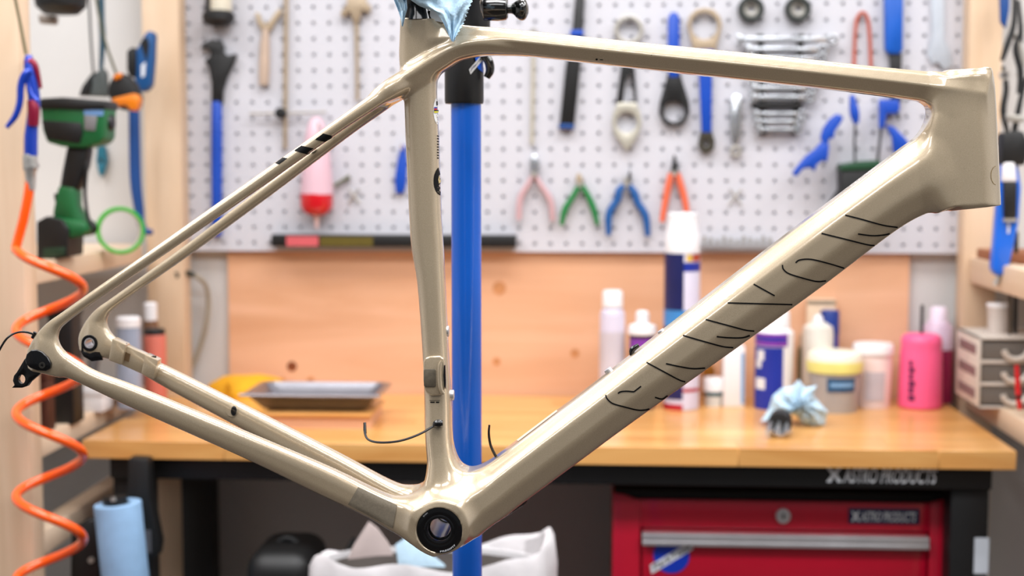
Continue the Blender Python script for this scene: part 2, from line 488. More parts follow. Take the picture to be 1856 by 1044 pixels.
for h in (0.10, 0.10, 0.10, 0.16, 0.2):
    d = obj('drawer', box(dx0 + 0.004, dx1 - 0.003, CY + 0.004, CY + 0.03, zt - h, zt), M_red, cab, bev=0.002)
    obj('drawer_pull', cat(box(dx0 + 0.003, dx1 - 0.002, CY - 0.012, CY + 0.006, zt - 0.022, zt - 0.003), box(dx0 + 0.003, dx1 - 0.002, CY - 0.014, CY - 0.009, zt - 0.024, zt - 0.016)), M_alu, d, bev=0.002, label='silver strip handle')
    zt -= h + 0.008
lk = at(1419, 934, CY)
k = obj('lock', disc_y((lk.x, lk.z), 0.0125, CY - 0.008, CY + 0.004, 20), M_alu, cab, bev=0.001)
obj('keyhole', box(lk.x - 0.0015, lk.x + 0.0015, CY - 0.009, CY - 0.0078, lk.z - 0.005, lk.z + 0.005), M_black, k)
nm = obj('name_plate', pbox(1538, 922, 1667, 950, CY - 0.002, 0.003), M_navy, cab, bev=0.0005)
no = at(1560, 945, CY - 0.0024)
obj('lettering', lettering('ASTRO PRODUCTS', (no.x, CY - 0.0024, no.z), (1, 0, 0), (0, 0, 1), at(1660, 945, CY).x - no.x, 18 * mpp(1600, 936, CY), 0.25), M_wlet, nm, smooth=False)
obj('emblem', star(1543, 927, 16, 18, CY - 0.0024), M_wlet, nm, smooth=False)
M_pblue = mat('bright_blue_print', (10, 52, 178), 0.4)
sp = at(1217, 1007, CY + 0.003)
s = obj('round_sticker', disc_y((sp.x, sp.z), 0.031, CY + 0.0024, CY + 0.0045, 36), M_pblue, cab, label='round blue maker sticker with slanted white band')
bo = at(1177, 1034, CY + 0.002); bu = (at(1258, 986, CY + 0.002) - bo); bl = bu.length; bu.normalize(); bn = Vector((0, 1, 0)).cross(bu); bn = bn if bn.z > 0 else -bn
bq = [bo + bn * a + bu * b for a, b in ((-0.007, 0), (-0.007, bl - 0.006), (0.007, bl), (0.007, 0.006))]
obj('band', ([tuple(v + Vector((0, o, 0))) for o in (0, 0.001) for v in bq], [(0, 1, 2, 3), (7, 6, 5, 4), (0, 4, 5, 1), (1, 5, 6, 2), (2, 6, 7, 3), (3, 7, 4, 0)]), M_wlet, s)
lo = bo + bu * 0.008 - bn * 0.004 + Vector((0, -0.0005, 0))
obj('lettering', lettering('ParkTool', lo, bu, bn, bl - 0.016, 0.0095, 0.2), M_black, s, smooth=False)
# ================================================================== the bicycle frame (one blended carbon shell, split into its tubes)
YC = 1.43
STEP = 0.0015
def P2(px, py, yoff=0.0):
    p = at(px, py, YC + yoff); return np.array([p.x, p.z])
_a = P2(0, 40); _b = P2(1856, 1040)
GX0, GX1 = P2(20, 640, -0.075)[0] - 0.01, P2(1813, 370)[0] + 0.02
GZ0, GZ1 = P2(797, 1010, -0.045)[1] - 0.012, P2(760, 34)[1] + 0.015
gx = np.arange(GX0, GX1, STEP, dtype=np.float32)
gz = np.arange(GZ0, GZ1, STEP, dtype=np.float32)
gy = np.arange(-0.084, 0.0841, STEP, dtype=np.float32)
NX, NZ, NY = len(gx), len(gz), len(gy)
BIG = 0.05

class Field:
    def __init__(s):
        s.d = np.full((NX, NZ, NY), BIG, np.float32)
def sub(lo, hi):
    i0, i1 = max(0, int((lo[0] - GX0) / STEP)), min(NX, int((hi[0] - GX0) / STEP) + 2)
    k0, k1 = max(0, int((lo[1] - GZ0) / STEP)), min(NZ, int((hi[1] - GZ0) / STEP) + 2)
    return slice(i0, i1), slice(k0, k1)
def smax(a, b, k):
    h = np.maximum(k - np.abs(a - b), 0) / k
    return np.maximum(a, b) + h * h * k * 0.25
def smin(a, b, k):
    if np.isscalar(k) and k <= 0: return np.minimum(a, b)
    h = np.maximum(k - np.abs(a - b), 0) / k
    return np.minimum(a, b) - h * h * k * 0.25

def sweep(st, section, dens=10, mirror=False, rnd=0.004, caps=(True, True)):
    """st: stations (edge A px, edge B px, half width m, y offset m); edge A is the 'up' side of the section.
    section: 'round' exponent, or list of planes (nu, nv, offset) in units of half height / half width."""
    C, H, W, YO, U = [], [], [], [], []
    for a, b, w, yo in st:
        A, B = P2(*a, yo), P2(*b, yo)
        C.append((A + B) / 2); H.append(np.linalg.norm(A - B) / 2); W.append(w); YO.append(yo); U.append((A - B) / np.linalg.norm(A - B))
    C = np.array(C)
    def cr(vals):
        vals = np.array(vals, float)
        if vals.ndim == 1: vals = vals[:, None]
        Q = np.vstack([2 * vals[0] - vals[1], vals, 2 * vals[-1] - vals[-2]]); out = []
        for i in range(1, len(Q) - 2):
            p0, p1, p2, p3 = Q[i - 1:i + 3]
            for k in range(dens):
                t = k / dens
                out.append(0.5 * (2 * p1 + (p2 - p0) * t + (2 * p0 - 5 * p1 + 4 * p2 - p3) * t * t + (3 * p1 - p0 - 3 * p2 + p3) * t ** 3))
        out.append(vals[-1]); return np.array(out)
    C, H, W, YO, U = cr(C), cr(H)[:, 0], cr(W)[:, 0], cr(YO)[:, 0], cr(U)
    m = 0.03 + H.max()
    sx, sz = sub(C.min(0) - m, C.max(0) + m)
    X, Z = np.meshgrid(gx[sx], gz[sz], indexing='ij')
    P = np.stack([X, Z], -1)
    best = np.full(X.shape, 1e9); h = np.zeros(X.shape); w = h.copy(); yo = h.copy(); u = h.copy(); over = h.copy()
    n = len(C)
    for i in range(n - 1):
        d = C[i + 1] - C[i]; L2 = d @ d
        if L2 < 1e-14: continue
        t = ((P - C[i]) @ d) / L2
        tc = np.clip(t, 0, 1)
        q = P - (C[i] + tc[..., None] * d)
        dist = (q ** 2).sum(-1)
        upd = dist < best
        nrm = np.array([-d[1], d[0]]) / math.sqrt(L2)
        if nrm @ U[i] < 0: nrm = -nrm
        lo = -1e9 if False else 0
        ov = np.where(t < 0, -t, np.where(t > 1, t - 1, 0)) * math.sqrt(L2)
        if i > 0: ov = np.where(t < 0, 0, ov)
        if i < n - 2: ov = np.where(t > 1, 0, ov)
        # signed offset: keep magnitude of the full distance for joints, side from the normal
        uu = (P - C[i]) @ nrm
        inner = ((t >= 0) & (t <= 1))
        uv = np.where(inner, uu, np.where(ov > 0, uu, np.sign(uu) * np.sqrt(dist)))
        best = np.where(upd, dist, best); u = np.where(upd, uv, u); over = np.where(upd, ov, over)
        h = np.where(upd, H[i] + (H[i + 1] - H[i]) * tc, h); w = np.where(upd, W[i] + (W[i + 1] - W[i]) * tc, w)
        yo = np.where(upd, YO[i] + (YO[i + 1] - YO[i]) * tc, yo)
    f = np.float32
    u, h, w, yo, over = [a.astype(f)[..., None] for a in (u, h, w, yo, over)]
    y = gy[None, None, :]
    v = (y - yo)
    if isinstance(section, (int, float)):
        p = section
        a, b = np.abs(u / h), np.abs(v / w)
        r = (a ** p + b ** p) ** (1.0 / p) + 1e-6
        g = np.sqrt((a / r) ** (2 * p - 2) / h ** 2 + (b / r) ** (2 * p - 2) / w ** 2) + 1e-6
        D = (r - 1) / g
    else:
        D = None
        av = np.abs(v)
        for nu, nv, o in section:
            s = 1.0 / np.sqrt((nu / h) ** 2 + (nv / w) ** 2)
            q = (nu * u / h + nv * av / w - o) * s
            D = q if D is None else smax(D, q, rnd)
    D = smax(D, over - 0.0005, 0.002)
    D = np.minimum(D, BIG).astype(f)
    return sx, sz, D
def planes(poly):
    """convex half outline [(v, u)] from the top to the bottom -> planes (nu, nv, offset)"""
    out = [(1, 0, poly[0][1])]
    for (v0, u0), (v1, u1) in zip(poly[:-1], poly[1:]):
        dv, du = v1 - v0, u1 - u0
        nv, nu = -du, dv
        l = math.hypot(nv, nu); nv /= l; nu /= l
        out.append((nu, nv, nu * u0 + nv * v0))
    out.append((-1, 0, -poly[-1][1]))
    return out

mm = 0.001
SEC_TT = planes([(0.58, 1.0), (0.76, 0.84), (1.0, 0.02), (0.66, -0.90), (0.5, -1.0)])
SEC_DT = planes([(0.45, 1.0), (0.88, 0.62), (1.0, 0.42), (1.0, -0.25), (0.72, -0.85), (0.5, -1.0)])
SEC_ST = planes([(0.35, 1.0), (0.85, 0.6), (1.0, 0.1), (1.0, -0.35), (0.8, -0.8), (0.4, -1.0)])
SEC_SS = planes([(0.5, 1.0), (1.0, 0.45), (1.0, -0.4), (0.5, -1.0)])
SEC_TRK = planes([(0.62, 1.0), (0.97, 0.6), (1.0, 0.15), (0.72, -0.8), (0.5, -1.0)])
SEC_CS = planes([(0.55, 1.0), (1.0, 0.7), (1.0, -0.75), (0.6, -1.0)])
TT = [((770, 40), (790, 112), 15*mm, 0), ((845, 46), (848, 103), 17*mm, 0), ((928, 53), (928, 101), 19.5*mm, 0), ((1160, 77), (1160, 126), 20.5*mm, 0),
      ((1392, 100), (1391, 151), 21*mm, 0), ((1560, 118), (1559, 170), 21.5*mm, 0), ((1690, 131), (1686, 188), 22*mm, 0), ((1775, 140), (1770, 205), 22*mm, 0)]
DT = [((779, 903), (833, 975), 37*mm, 0), ((845, 868), (902, 942), 35*mm, 0), ((900, 826), (957, 902), 32*mm, 0), ((1000, 751), (1058, 828), 29*mm, 0), ((1100, 676), (1159, 754), 27*mm, 0),
      ((1392, 449), (1460, 539), 26*mm, 0), ((1560, 322), (1628, 413), 26*mm, 0), ((1640, 263), (1698, 378), 24.5*mm, 0), ((1672, 243), (1728, 362), 20*mm, 0), ((1706, 225), (1756, 345), 11*mm, 0)]
HT = [((1797, 127), (1716, 127), 21*mm, 0), ((1803, 165), (1716, 160), 22.5*mm, 0), ((1808, 260), (1718, 255), 24.5*mm, 0), ((1813, 371), (1722, 376), 26.5*mm, 0)]
GUS = [((1766, 145), (1694, 150), 19*mm, 0), ((1768, 200), (1683, 200), 22.5*mm, 0), ((1772, 255), (1672, 247), 24*mm, 0), ((1778, 315), (1668, 315), 24.7*mm, 0), ((1778, 366), (1694, 371), 25*mm, 0)]
ST = [((800, 38), (725, 33), 15.5*mm, 0), ((797, 110), (723, 108), 16*mm, 0), ((793, 165), (731, 168), 16.5*mm, 0), ((797, 261), (735, 261), 16.5*mm, 0), ((801, 386), (741, 386), 17*mm, 0),
      ((805, 446), (745, 446), 17*mm, 0), ((808, 512), (756, 515), 17.5*mm, 0), ((814, 634), (765, 634), 18.5*mm, 0), ((819, 722), (769, 722), 20*mm, 0), ((821, 783), (770, 783), 23*mm, 0),
      ((827, 850), (776, 850), 28*mm, 0), ((832, 925), (780, 925), 35*mm, 0)]
TRK = [((668, 176), (680, 194), 22*mm, 0), ((700, 149), (720, 182), 30*mm, 0), ((744, 121), (764, 158), 25.5*mm, 0), ((790, 92), (808, 128), 22.5*mm, 0), ((828, 76), (838, 109), 20.5*mm, 0), ((868, 73), (872, 99), 19*mm, 0), ((915, 79), (916, 98), 16*mm, 0), ((950, 84), (950, 96), 10*mm, 0)]
SS = [((740, 130), (747, 142), 2*mm, -12*mm), ((696, 153), (712, 178), 8*mm, -25*mm), ((600, 221), (614, 243), 7.5*mm, -36*mm), ((464, 317), (478, 339), 7*mm, -48*mm), ((350, 397), (364, 418), 7*mm, -58*mm),
      ((275, 450), (289, 470), 7*mm, -64*mm), ((172, 522), (185, 541), 7*mm, -68*mm), ((110, 566), (124, 585), 7.5*mm, -69*mm), ((85, 584), (108, 604), 7.5*mm, -69*mm), ((63, 608), (106, 626), 7.5*mm, -70*mm), ((48, 640), (106, 650), 7.5*mm, -70*mm), ((50, 664), (100, 676), 7.5*mm, -70*mm)]
CS = [((84, 628), (74, 670), 5*mm, -70*mm), ((116, 636), (100, 680), 7*mm, -69*mm), ((143, 652), (130, 690), 8*mm, -68*mm), ((180, 672), (165, 706), 9*mm, -66*mm), ((262, 703), (244, 743), 9.5*mm, -59*mm), ((464, 787), (444, 832), 10*mm, -43*mm),
      ((600, 845), (577, 896), 11*mm, -32*mm), ((690, 888), (667, 938), 13*mm, -27*mm), ((740, 905), (716, 965), 16*mm, -25*mm), ((800, 925), (775, 985), 20*mm, -22*mm)]
names = ['top_tube', 'down_tube', 'head_tube', 'seat_tube', 'seat_stay', 'chain_stay', 'bottom_bracket_shell']
F = np.full((NX, NZ, NY), BIG, np.float32)
LAB = np.zeros((NX, NZ, NY), np.uint8)
MIN = np.full((NX, NZ, NY), BIG, np.float32)
def add(prim, k, lab, flip=False):
    sx, sz, D = prim
    if flip: D = D[:, :, ::-1]
    v = F[sx, sz]; F[sx, sz] = smin(v, D, k)
    mv = MIN[sx, sz]; b = D < mv
    LAB[sx, sz][b] = lab; mv[b] = D[b]
tt = sweep(TT, SEC_TT, rnd=0.0015); add(tt, 0, 0)
add(sweep(HT, 2.15), 0.010, 2)
add(sweep(GUS, 5.0), 0.012, 2)
add(sweep(DT, SEC_DT, rnd=0.002), 0.012, 1)
zk0, zk1 = P2(800, 700)[1], P2(800, 300)[1]
KZ = lambda lo, hi: (lo + (hi - lo) * np.clip((gz - zk0) / (zk1 - zk0), 0, 1)).astype(np.float32)[None, :, None]
pr = sweep(ST, 2.5); add(pr, KZ(0.040, 0.005)[:, pr[1]], 3)
add(sweep(TRK, SEC_TRK, rnd=0.002), 0.005, 0)
# stays: hard union among themselves, then blended into the body
def stays(prims):
    S = np.full((NX, NZ, NY), BIG, np.float32); Lb = np.zeros((NX, NZ, NY), np.uint8)
    for (sx, sz, D), lab in prims:
        for fl in (False, True):
            E = D[:, :, ::-1] if fl else D
            v = S[sx, sz]; b = E < v; Lb[sx, sz][b] = lab; S[sx, sz] = np.minimum(v, E)
    return S, Lb
def add_full(S, Lb, k):
    global F
    F = smin(F, S, k)
    b = S < MIN; LAB[b] = Lb[b]; MIN[b] = S[b]
ss = sweep(SS, SEC_SS, rnd=0.004, dens=8); cs = sweep(CS, SEC_CS, rnd=0.006, dens=8)
# dropout blended with both stays on each side (same arrays, mirrored)
T = np.full((NX, NZ, NY), BIG, np.float32); Tl = np.zeros((NX, NZ, NY), np.uint8)
for (sx, sz, D), lab, k in ((ss, 4, 0), (cs, 5, 0.012)):
    v = T[sx, sz]; b = D < v; Tl[sx, sz][b] = lab; T[sx, sz] = smin(v, D, k)
S = np.minimum(T, T[:, :, ::-1]); Lb = np.where(T <= T[:, :, ::-1], Tl, Tl[:, :, ::-1])
bbc = P2(797, 959, -0.043)
XX, ZZ = np.meshgrid(gx, gz, indexing='ij')
rb = np.sqrt((XX - bbc[0]) ** 2 + (ZZ - bbc[1]) ** 2)[..., None]
yb = np.abs(gy)[None, None, :]
BB = smax(rb - 0.0252, yb - 0.0425, 0.003).astype(np.float32)
add_full(BB, np.full(BB.shape, 6, np.uint8), 0.020)
add_full(S, Lb, KZ(0.022, 0.008))
del S, T, Tl, Lb
# bores: bottom bracket, rear axle, head tube, seat post
F = np.maximum(F, np.maximum(0.0225 - rb, yb - 0.2))
axc = P2(70, 656, -0.078)
ra = np.sqrt((XX - axc[0]) ** 2 + (ZZ - axc[1]) ** 2)[..., None]
F = np.maximum(F, (0.0062 - ra))
def bore(p, q, r):
    p, q = np.array(p), np.array(q); d = (q - p) / np.linalg.norm(q - p)
    u = (XX - p[0]) * -d[1] + (ZZ - p[1]) * d[0]; s = (XX - p[0]) * d[0] + (ZZ - p[1]) * d[1]
    L = np.linalg.norm(q - p)
    c = np.sqrt(u[..., None] ** 2 + gy[None, None, :] ** 2) - r
    return np.maximum(c, np.maximum(-s, s - L)[..., None])
F = np.maximum(F, -bore(P2(1757, 118), P2(1774, 390), 0.0165))
F = np.maximum(F, -bore(P2(762, 20), P2(765, 110), 0.0122)).astype(np.float32)

# surface nets
def surface_nets(D):
    ins = D < 0
    cnt = np.zeros(tuple(n - 1 for n in D.shape), np.uint8)
    for a in (0, 1):
        for b in (0, 1):
            for c in (0, 1):
                cnt += ins[a:D.shape[0] - 1 + a, b:D.shape[1] - 1 + b, c:D.shape[2] - 1 + c]
    act = (cnt > 0) & (cnt < 8); del cnt
    idx = np.argwhere(act)
    num = np.full(act.shape, -1, np.int32); num[act] = np.arange(len(idx))
    cor = {}
    for a in (0, 1):
        for b in (0, 1):
            for c in (0, 1):
                cor[(a, b, c)] = D[idx[:, 0] + a, idx[:, 1] + b, idx[:, 2] + c]
    acc = np.zeros((len(idx), 3)); n = np.zeros(len(idx))
    ks = list(cor)
    for p in ks:
        for ax in range(3):
            if p[ax] == 1: continue
            q = list(p); q[ax] = 1; q = tuple(q)
            da, db = cor[p], cor[q]; cr_ = (da < 0) != (db < 0)
            t = np.where(cr_, da / np.where(cr_, da - db, 1), 0)
            pt = np.tile(np.array(p, float), (len(idx), 1)); pt[:, ax] += t
            acc[cr_] += pt[cr_]; n += cr_
    V = idx + acc / n[:, None]
    Q = []
    for ax in range(3):
        o = [i for i in range(3) if i != ax]
        sl0 = [slice(1, -1)] * 3; sl1 = [slice(1, -1)] * 3
        sl0[ax] = slice(0, -1); sl1[ax] = slice(1, None)
        s0, s1 = ins[tuple(sl0)], ins[tuple(sl1)]
        e = np.argwhere(s0 != s1)
        flip = s0[tuple(e.T)]
        base = e.copy(); base[:, o[0]] += 1; base[:, o[1]] += 1
        def g(du, dv):
            b = base.copy(); b[:, o[0]] -= du; b[:, o[1]] -= dv
            return num[tuple(b.T)]
        q = np.stack([g(1, 1), g(0, 1), g(0, 0), g(1, 0)], 1)
        if ax == 1: flip = ~flip
        q[~flip] = q[~flip][:, ::-1]
        Q.append(q)
    Q = np.vstack(Q)
    return V, Q
V, Q = surface_nets(F)
Q = Q[(Q >= 0).all(1)]
def tri(A, p):
    i = np.clip(p.astype(int), 0, np.array(A.shape) - 2); f = p - i; out = 0
    for a in (0, 1):
        for b in (0, 1):
            for c in (0, 1):
                w = (f[:, 0] if a else 1 - f[:, 0]) * (f[:, 1] if b else 1 - f[:, 1]) * (f[:, 2] if c else 1 - f[:, 2])
                out = out + w * A[i[:, 0] + a, i[:, 1] + b, i[:, 2] + c]
    return out
def grad(p, e=0.7):
    g = np.zeros_like(p)
    for ax in range(3):
        d = np.zeros(3); d[ax] = e
        g[:, ax] = (tri(F, p + d) - tri(F, p - d)) / (2 * e)
    return g
for _ in range(3):
    g = grad(V); d = tri(F, V)
    s = d / np.maximum((g ** 2).sum(1), 1e-9)
    V = V - np.clip(s, -0.5, 0.5)[:, None] * g / 1.0 if False else V - (np.clip(s[:, None] * g, -0.4, 0.4))
NRM = grad(V, 0.6); NRM /= np.maximum(np.linalg.norm(NRM, axis=1), 1e-9)[:, None]
NRM = NRM[:, [0, 2, 1]]
vlab = LAB[tuple(np.clip(np.rint(V).astype(int), 0, np.array(F.shape) - 1).T)]
W3 = np.stack([GX0 + V[:, 0] * STEP, YC + gy[0] + V[:, 2] * STEP, GZ0 + V[:, 1] * STEP], 1)
# orient faces along the field
fn = np.cross(W3[Q[:, 1]] - W3[Q[:, 0]], W3[Q[:, 2]] - W3[Q[:, 0]])
bad = (fn * NRM[Q].mean(1)).sum(1) < 0
Q[bad] = Q[bad][:, ::-1]
FBVH = BVHTree.FromPolygons(W3.tolist(), Q.tolist())
del F, LAB, MIN

def paint():
    m = bpy.data.materials.new('champagne_paint'); m.use_nodes = True
    nt = m.node_tree; b = nt.nodes['Principled BSDF']; L = nt.links.new
    tc = nt.nodes.new('ShaderNodeTexCoord')
    n = nt.nodes.new('ShaderNodeTexNoise'); n.inputs['Scale'].default_value = 2200; n.inputs['Detail'].default_value = 1
    L(tc.outputs['Object'], n.inputs['Vector'])
    r = nt.nodes.new('ShaderNodeValToRGB'); r.color_ramp.elements[0].position = 0.35; r.color_ramp.elements[1].position = 0.65
    r.color_ramp.elements[0].color = lin((184, 165, 136)); r.color_ramp.elements[1].color = lin((201, 183, 155))
    L(n.outputs['Fac'], r.inputs['Fac']); L(r.outputs['Color'], b.inputs['Base Color'])
    b.inputs['Metallic'].default_value = 0.42; b.inputs['Specular IOR Level'].default_value = 0.9; b.inputs['Coat IOR'].default_value = 1.85; b.inputs['Roughness'].default_value = 0.29
    b.inputs['Coat Weight'].default_value = 1.0; b.inputs['Coat Roughness'].default_value = 0.07
    MATS['champagne_paint'] = m
    return m
M_paint = paint()
bbw = Vector((bbc[0], YC, bbc[1] - 0.03))
frame = thing('bicycle_frame', 'champagne metallic carbon bicycle frame clamped in the repair stand', 'bicycle frame', bbw)
flab = vlab[Q]
fl = np.where((flab == flab[:, :1]).all(1), flab[:, 0], np.sort(flab, 1)[:, 2])
side = W3[Q].mean(1)[:, 1] > YC
def frame_part(name, sel):
    q = Q[sel]; used, inv = np.unique(q, return_inverse=True)
    v = W3[used]; q = inv.reshape(q.shape)
    c = (v.min(0) + v.max(0)) / 2
    me = bpy.data.meshes.new(name)
    me.vertices.add(len(v)); me.vertices.foreach_set('co', (v - c).astype(np.float32).ravel())
    me.loops.add(q.size); me.loops.foreach_set('vertex_index', q.astype(np.int32).ravel())
    me.polygons.add(len(q)); me.polygons.foreach_set('loop_start', np.arange(0, q.size, 4, dtype=np.int32))
    me.update(calc_edges=True)
    me.polygons.foreach_set('use_smooth', np.ones(len(q), bool))
    me.normals_split_custom_set_from_vertices(NRM[used].astype(float).tolist())
    me.materials.append(M_paint)
    o = bpy.data.objects.new(name, me); COL.objects.link(o)
    o.parent = frame; o.location = Vector(c) - bbw
    return o
FP = {}
for i, nme in enumerate(names):
    if i in (4, 5):
        for s in (False, True): FP[(nme, s)] = frame_part(nme, (fl == i) & (side == s))
    else: FP[nme] = frame_part(nme, fl == i)

# ---- decals that follow the painted surface
def hit(px, py, lift=0.0003):
    d = ray(px, py).normalized()
    p, n, i, t = FBVH.ray_cast(CAM, d)
    if p is None or t > 2.2: return None
    if n.dot(d) > 0: n = -n
    return p + n * lift
def stroke(pts, wpx, m=6):
    P = crom([Vector((x, y, 0)) for x, y in pts], m) if len(pts) > 2 else [Vector((*pts[0], 0)).lerp(Vector((*pts[1], 0)), k / 8) for k in range(9)]
    V, F = [], []; prev = None
    for i, p in enumerate(P):
        t = (P[min(i + 1, len(P) - 1)] - P[max(i - 1, 0)]).normalized(); s = Vector((-t.y, t.x, 0)) * wpx / 2
        a, b = hit(p.x + s.x, p.y + s.y), hit(p.x - s.x, p.y - s.y)
        if a is None or b is None or (a - b).length > 0.012: prev = None; continue
        V += [tuple(a), tuple(b)]
        if prev is not None and (a - prev).length < 0.03: F.append((len(V) - 4, len(V) - 2, len(V) - 1, len(V) - 3))
        prev = a
    return V, F
def patch(quad, nu=8, nv=8, lift=0.0004, corner=0.0):
    a, b, c, d = [Vector((*q, 0)) for q in quad]
    V, F, ok = [], [], {}
    for i in range(nu + 1):
        for j in range(nv + 1):
            u, v = i / nu, j / nv
            p = a.lerp(b, u).lerp(d.lerp(c, u), v)
            h = hit(p.x, p.y, lift)
            if h is not None: ok[(i, j)] = len(V); V.append(tuple(h))
    for i in range(nu):
        for j in range(nv):
            k = [(i, j), (i + 1, j), (i + 1, j + 1), (i, j + 1)]
            if all(q in ok for q in k): F.append(tuple(ok[q] for q in k))
    return V, F
def fan(cx, cy, rx, ry, lift=0.0004, n=28, rings=4):
    V, F, ok = [], [], {}
    for i in range(rings + 1):
        for k in range(n):
            a = 2 * math.pi * k / n; r = i / rings
            h = hit(cx + rx * r * math.cos(a), cy + ry * r * math.sin(a), lift)
            if h is not None: ok[(i, k)] = len(V); V.append(tuple(h))
    for i in range(rings):
        for k in range(n):
            q = [(i, k), (i, (k + 1) % n), (i + 1, (k + 1) % n), (i + 1, k)]
            if all(w in ok for w in q): F.append(tuple(ok[w] for w in q))
    return V, F
def decal(name, g, m, parent, label=None):
    if g[1]: return obj(name, g, m, parent, label=label)
M_ink = mat('black_decal', (7, 7, 8), 0.6, var=0.1, spec=0.2)
dt = FP['down_tube']
S_ = [[(1532, 390), (1560, 397), (1600, 408), (1627, 412)], [(1489, 423), (1530, 433), (1570, 443), (1585, 445)], [(1555, 424), (1580, 427), (1600, 426), (1615, 423)],
      [(1442, 476), (1450, 471), (1470, 470), (1500, 477), (1530, 486)], [(1418, 480), (1420, 488), (1430, 496), (1455, 504), (1480, 510), (1497, 509)], [(1366, 515), (1404, 536)],
      [(1319, 549), (1360, 550), (1436, 552)], [(1279, 579), (1320, 590), (1350, 598), (1367, 600)], [(1238, 608), (1280, 620), (1310, 628), (1329, 630)],
      [(1299, 610), (1320, 612), (1345, 612), (1359, 608)], [(1172, 657), (1200, 672), (1230, 688), (1242, 692)], [(1207, 659), (1230, 664), (1255, 668), (1278, 667)],
      [(1120, 713), (1125, 710), (1135, 709), (1149, 710)], [(1149, 710), (1162, 700)], [(1098, 716), (1100, 722), (1110, 731), (1130, 737), (1155, 743), (1169, 743), (1177, 741)], [(1187, 720), (1200, 723), (1210, 717)]]
gs = [stroke(s, 2.6) for s in S_]
decal('outline_lettering', cat(*[g for g in gs if g[1]]), M_ink, dt, 'thin black outline logotype')
ssn = FP[('seat_stay', False)]
for q in ([(495, 295), (509, 285), (521, 287), (506, 298)], [(528, 272), (541, 263), (574, 270), (558, 280)], [(571, 253), (586, 242), (606, 247), (589, 257)]):
    decal('stripe', patch(q, 8, 6), M_ink, ssn, 'short black slanted stripe')
M_guard = mat('grey_guard_film', (118, 108, 92), 0.7, var=0.12, scale=500, bump=0.3)
decal('chain_guard', patch([(649, 883), (720, 916), (712, 957), (631, 914)], 20, 14, 0.0006), M_guard, FP[('chain_stay', False)], 'grey rough protective film')
st = FP['seat_tube']
decal('round_badge', fan(801, 328, 15.5, 27, 0.0003), M_ink, st, 'black round badge on the front edge')
M_goldp = mat('gold_print', (190, 170, 120), 0.5)
decal('badge_star', fan(802, 326, 8.5, 14, 0.0006, 12), M_goldp, st)
decal('ring_badge', fan(798, 200, 13, 29, 0.0003), mat('white_print', (225, 225, 225), 0.4), st, 'white oval badge with coloured bars')
decal('badge_band', fan(799, 186, 9, 13, 0.0006), M_ink, st)
for k, c in enumerate([(20, 60, 160), (190, 20, 30), (20, 20, 20), (220, 210, 30)]):
    decal('bar', patch([(786, 194 + k * 2.6), (796, 194 + k * 2.6), (796, 196.6 + k * 2.6), (786, 196.6 + k * 2.6)], 4, 2, 0.0008), mat('bar_print_%d%d%d' % c, c, 0.4), st)
tt_ = FP['top_tube']
decal('chip', cat(fan(1081.5, 107.5, 2, 1.8), stroke([(1087, 108), (1093, 108.4)], 1.3)), M_ink, tt_, 'tiny dark paint chips')
decal('spec_line', cat(stroke([(779, 726), (797, 726)], 0.9), stroke([(780, 729), (788, 729)], 2.2), stroke([(790, 729), (796, 729)], 2.2)), M_ink, st)
M_seam = mat('beige_seam', (140, 118, 80), 0.5)
ring = stroke([(1806 + 10 * math.cos(a), 318 + 17 * math.sin(a)) for a in np.linspace(math.pi * 0.55, math.pi * 1.45, 12)], 1.0)
decal('cover_outline', ring, M_seam, FP['head_tube'])
gl = [stroke([(795 + dx, 246 + 5 * k), (795 + dx + 3, 247 + 5 * k)], 2.2) for k in range(9) for dx in (-3,)]
decal('badge_text', cat(*[g for g in gl if g[1]]) if any(g[1] for g in gl) else ([], []), M_ink, st)
# sticker on the upper face of the down tube
M_clear = mat('pale_label_film', (226, 196, 172), 0.4)
lb = patch([(935, 797), (1008, 742), (1011, 746), (940, 800)], 12, 3, 0.0005)
decal('label_strip', lb, M_clear, dt, 'narrow pale label with tiny dark marks')
gl = [stroke([(938 + 7.3 * k, 793.5 - 5.5 * k), (941 + 7.3 * k, 796 - 5.5 * k)], 1.6) for k in range(6)]
gl.append(stroke([(984, 763), (1005, 747)], 3.2))
decal('label_print', cat(*[g for g in gl if g[1]]) if any(g[1] for g in gl) else ([], []), M_ink, dt)

# ---- bottom bracket cups, bearings
M_cup = mat('black_anodised', (6, 6, 9), 0.22, var=0.1, coat=0.5)
M_grey = mat('satin_grey_metal', (150, 146, 140), 0.35, metal=0.6)
bb = FP['bottom_bracket_shell']
yn = YC - 0.0425
c2 = (bbc[0], bbc[1])
for s in (-1, 1):
    y = YC + s * 0.0425
    cup = obj('bearing_cup', disc_y(c2, 0.0236, y - 0.0045, y + 0.0045, 56, ri=0.0122 if s < 0 else 0.0132), M_cup, frame, bev=0.0014, seg=3)
    obj('cup_rim', disc_y(c2, 0.0152, y - 0.0052, y + 0.0050, 48, ri=0.0116 if s < 0 else 0.0128), M_cup, cup, bev=0.0008)
    if s > 0: continue
    obj('inner_seal', disc_y(c2, 0.0125, y - s * 0.0005 - 0.006 + (0 if s > 0 else 0.012), y - s * 0.004 + (0.001 if s > 0 else -0.001) + s * -0.006, 40, ri=0.0104), M_cup, cup)
obj('inner_sleeve', disc_y(c2, 0.0165, YC - 0.037, YC + 0.037, 40, ri=0.0142), mat('pale_sleeve', (250, 246, 242), 0.25, trans=0.0), frame)
obj('cable_guide', tube([(c2[0] + 0.003, YC - 0.036, c2[1] - 0.0136), (c2[0] + 0.003, YC + 0.036, c2[1] - 0.0136)], 0.0013), M_pblue, frame)
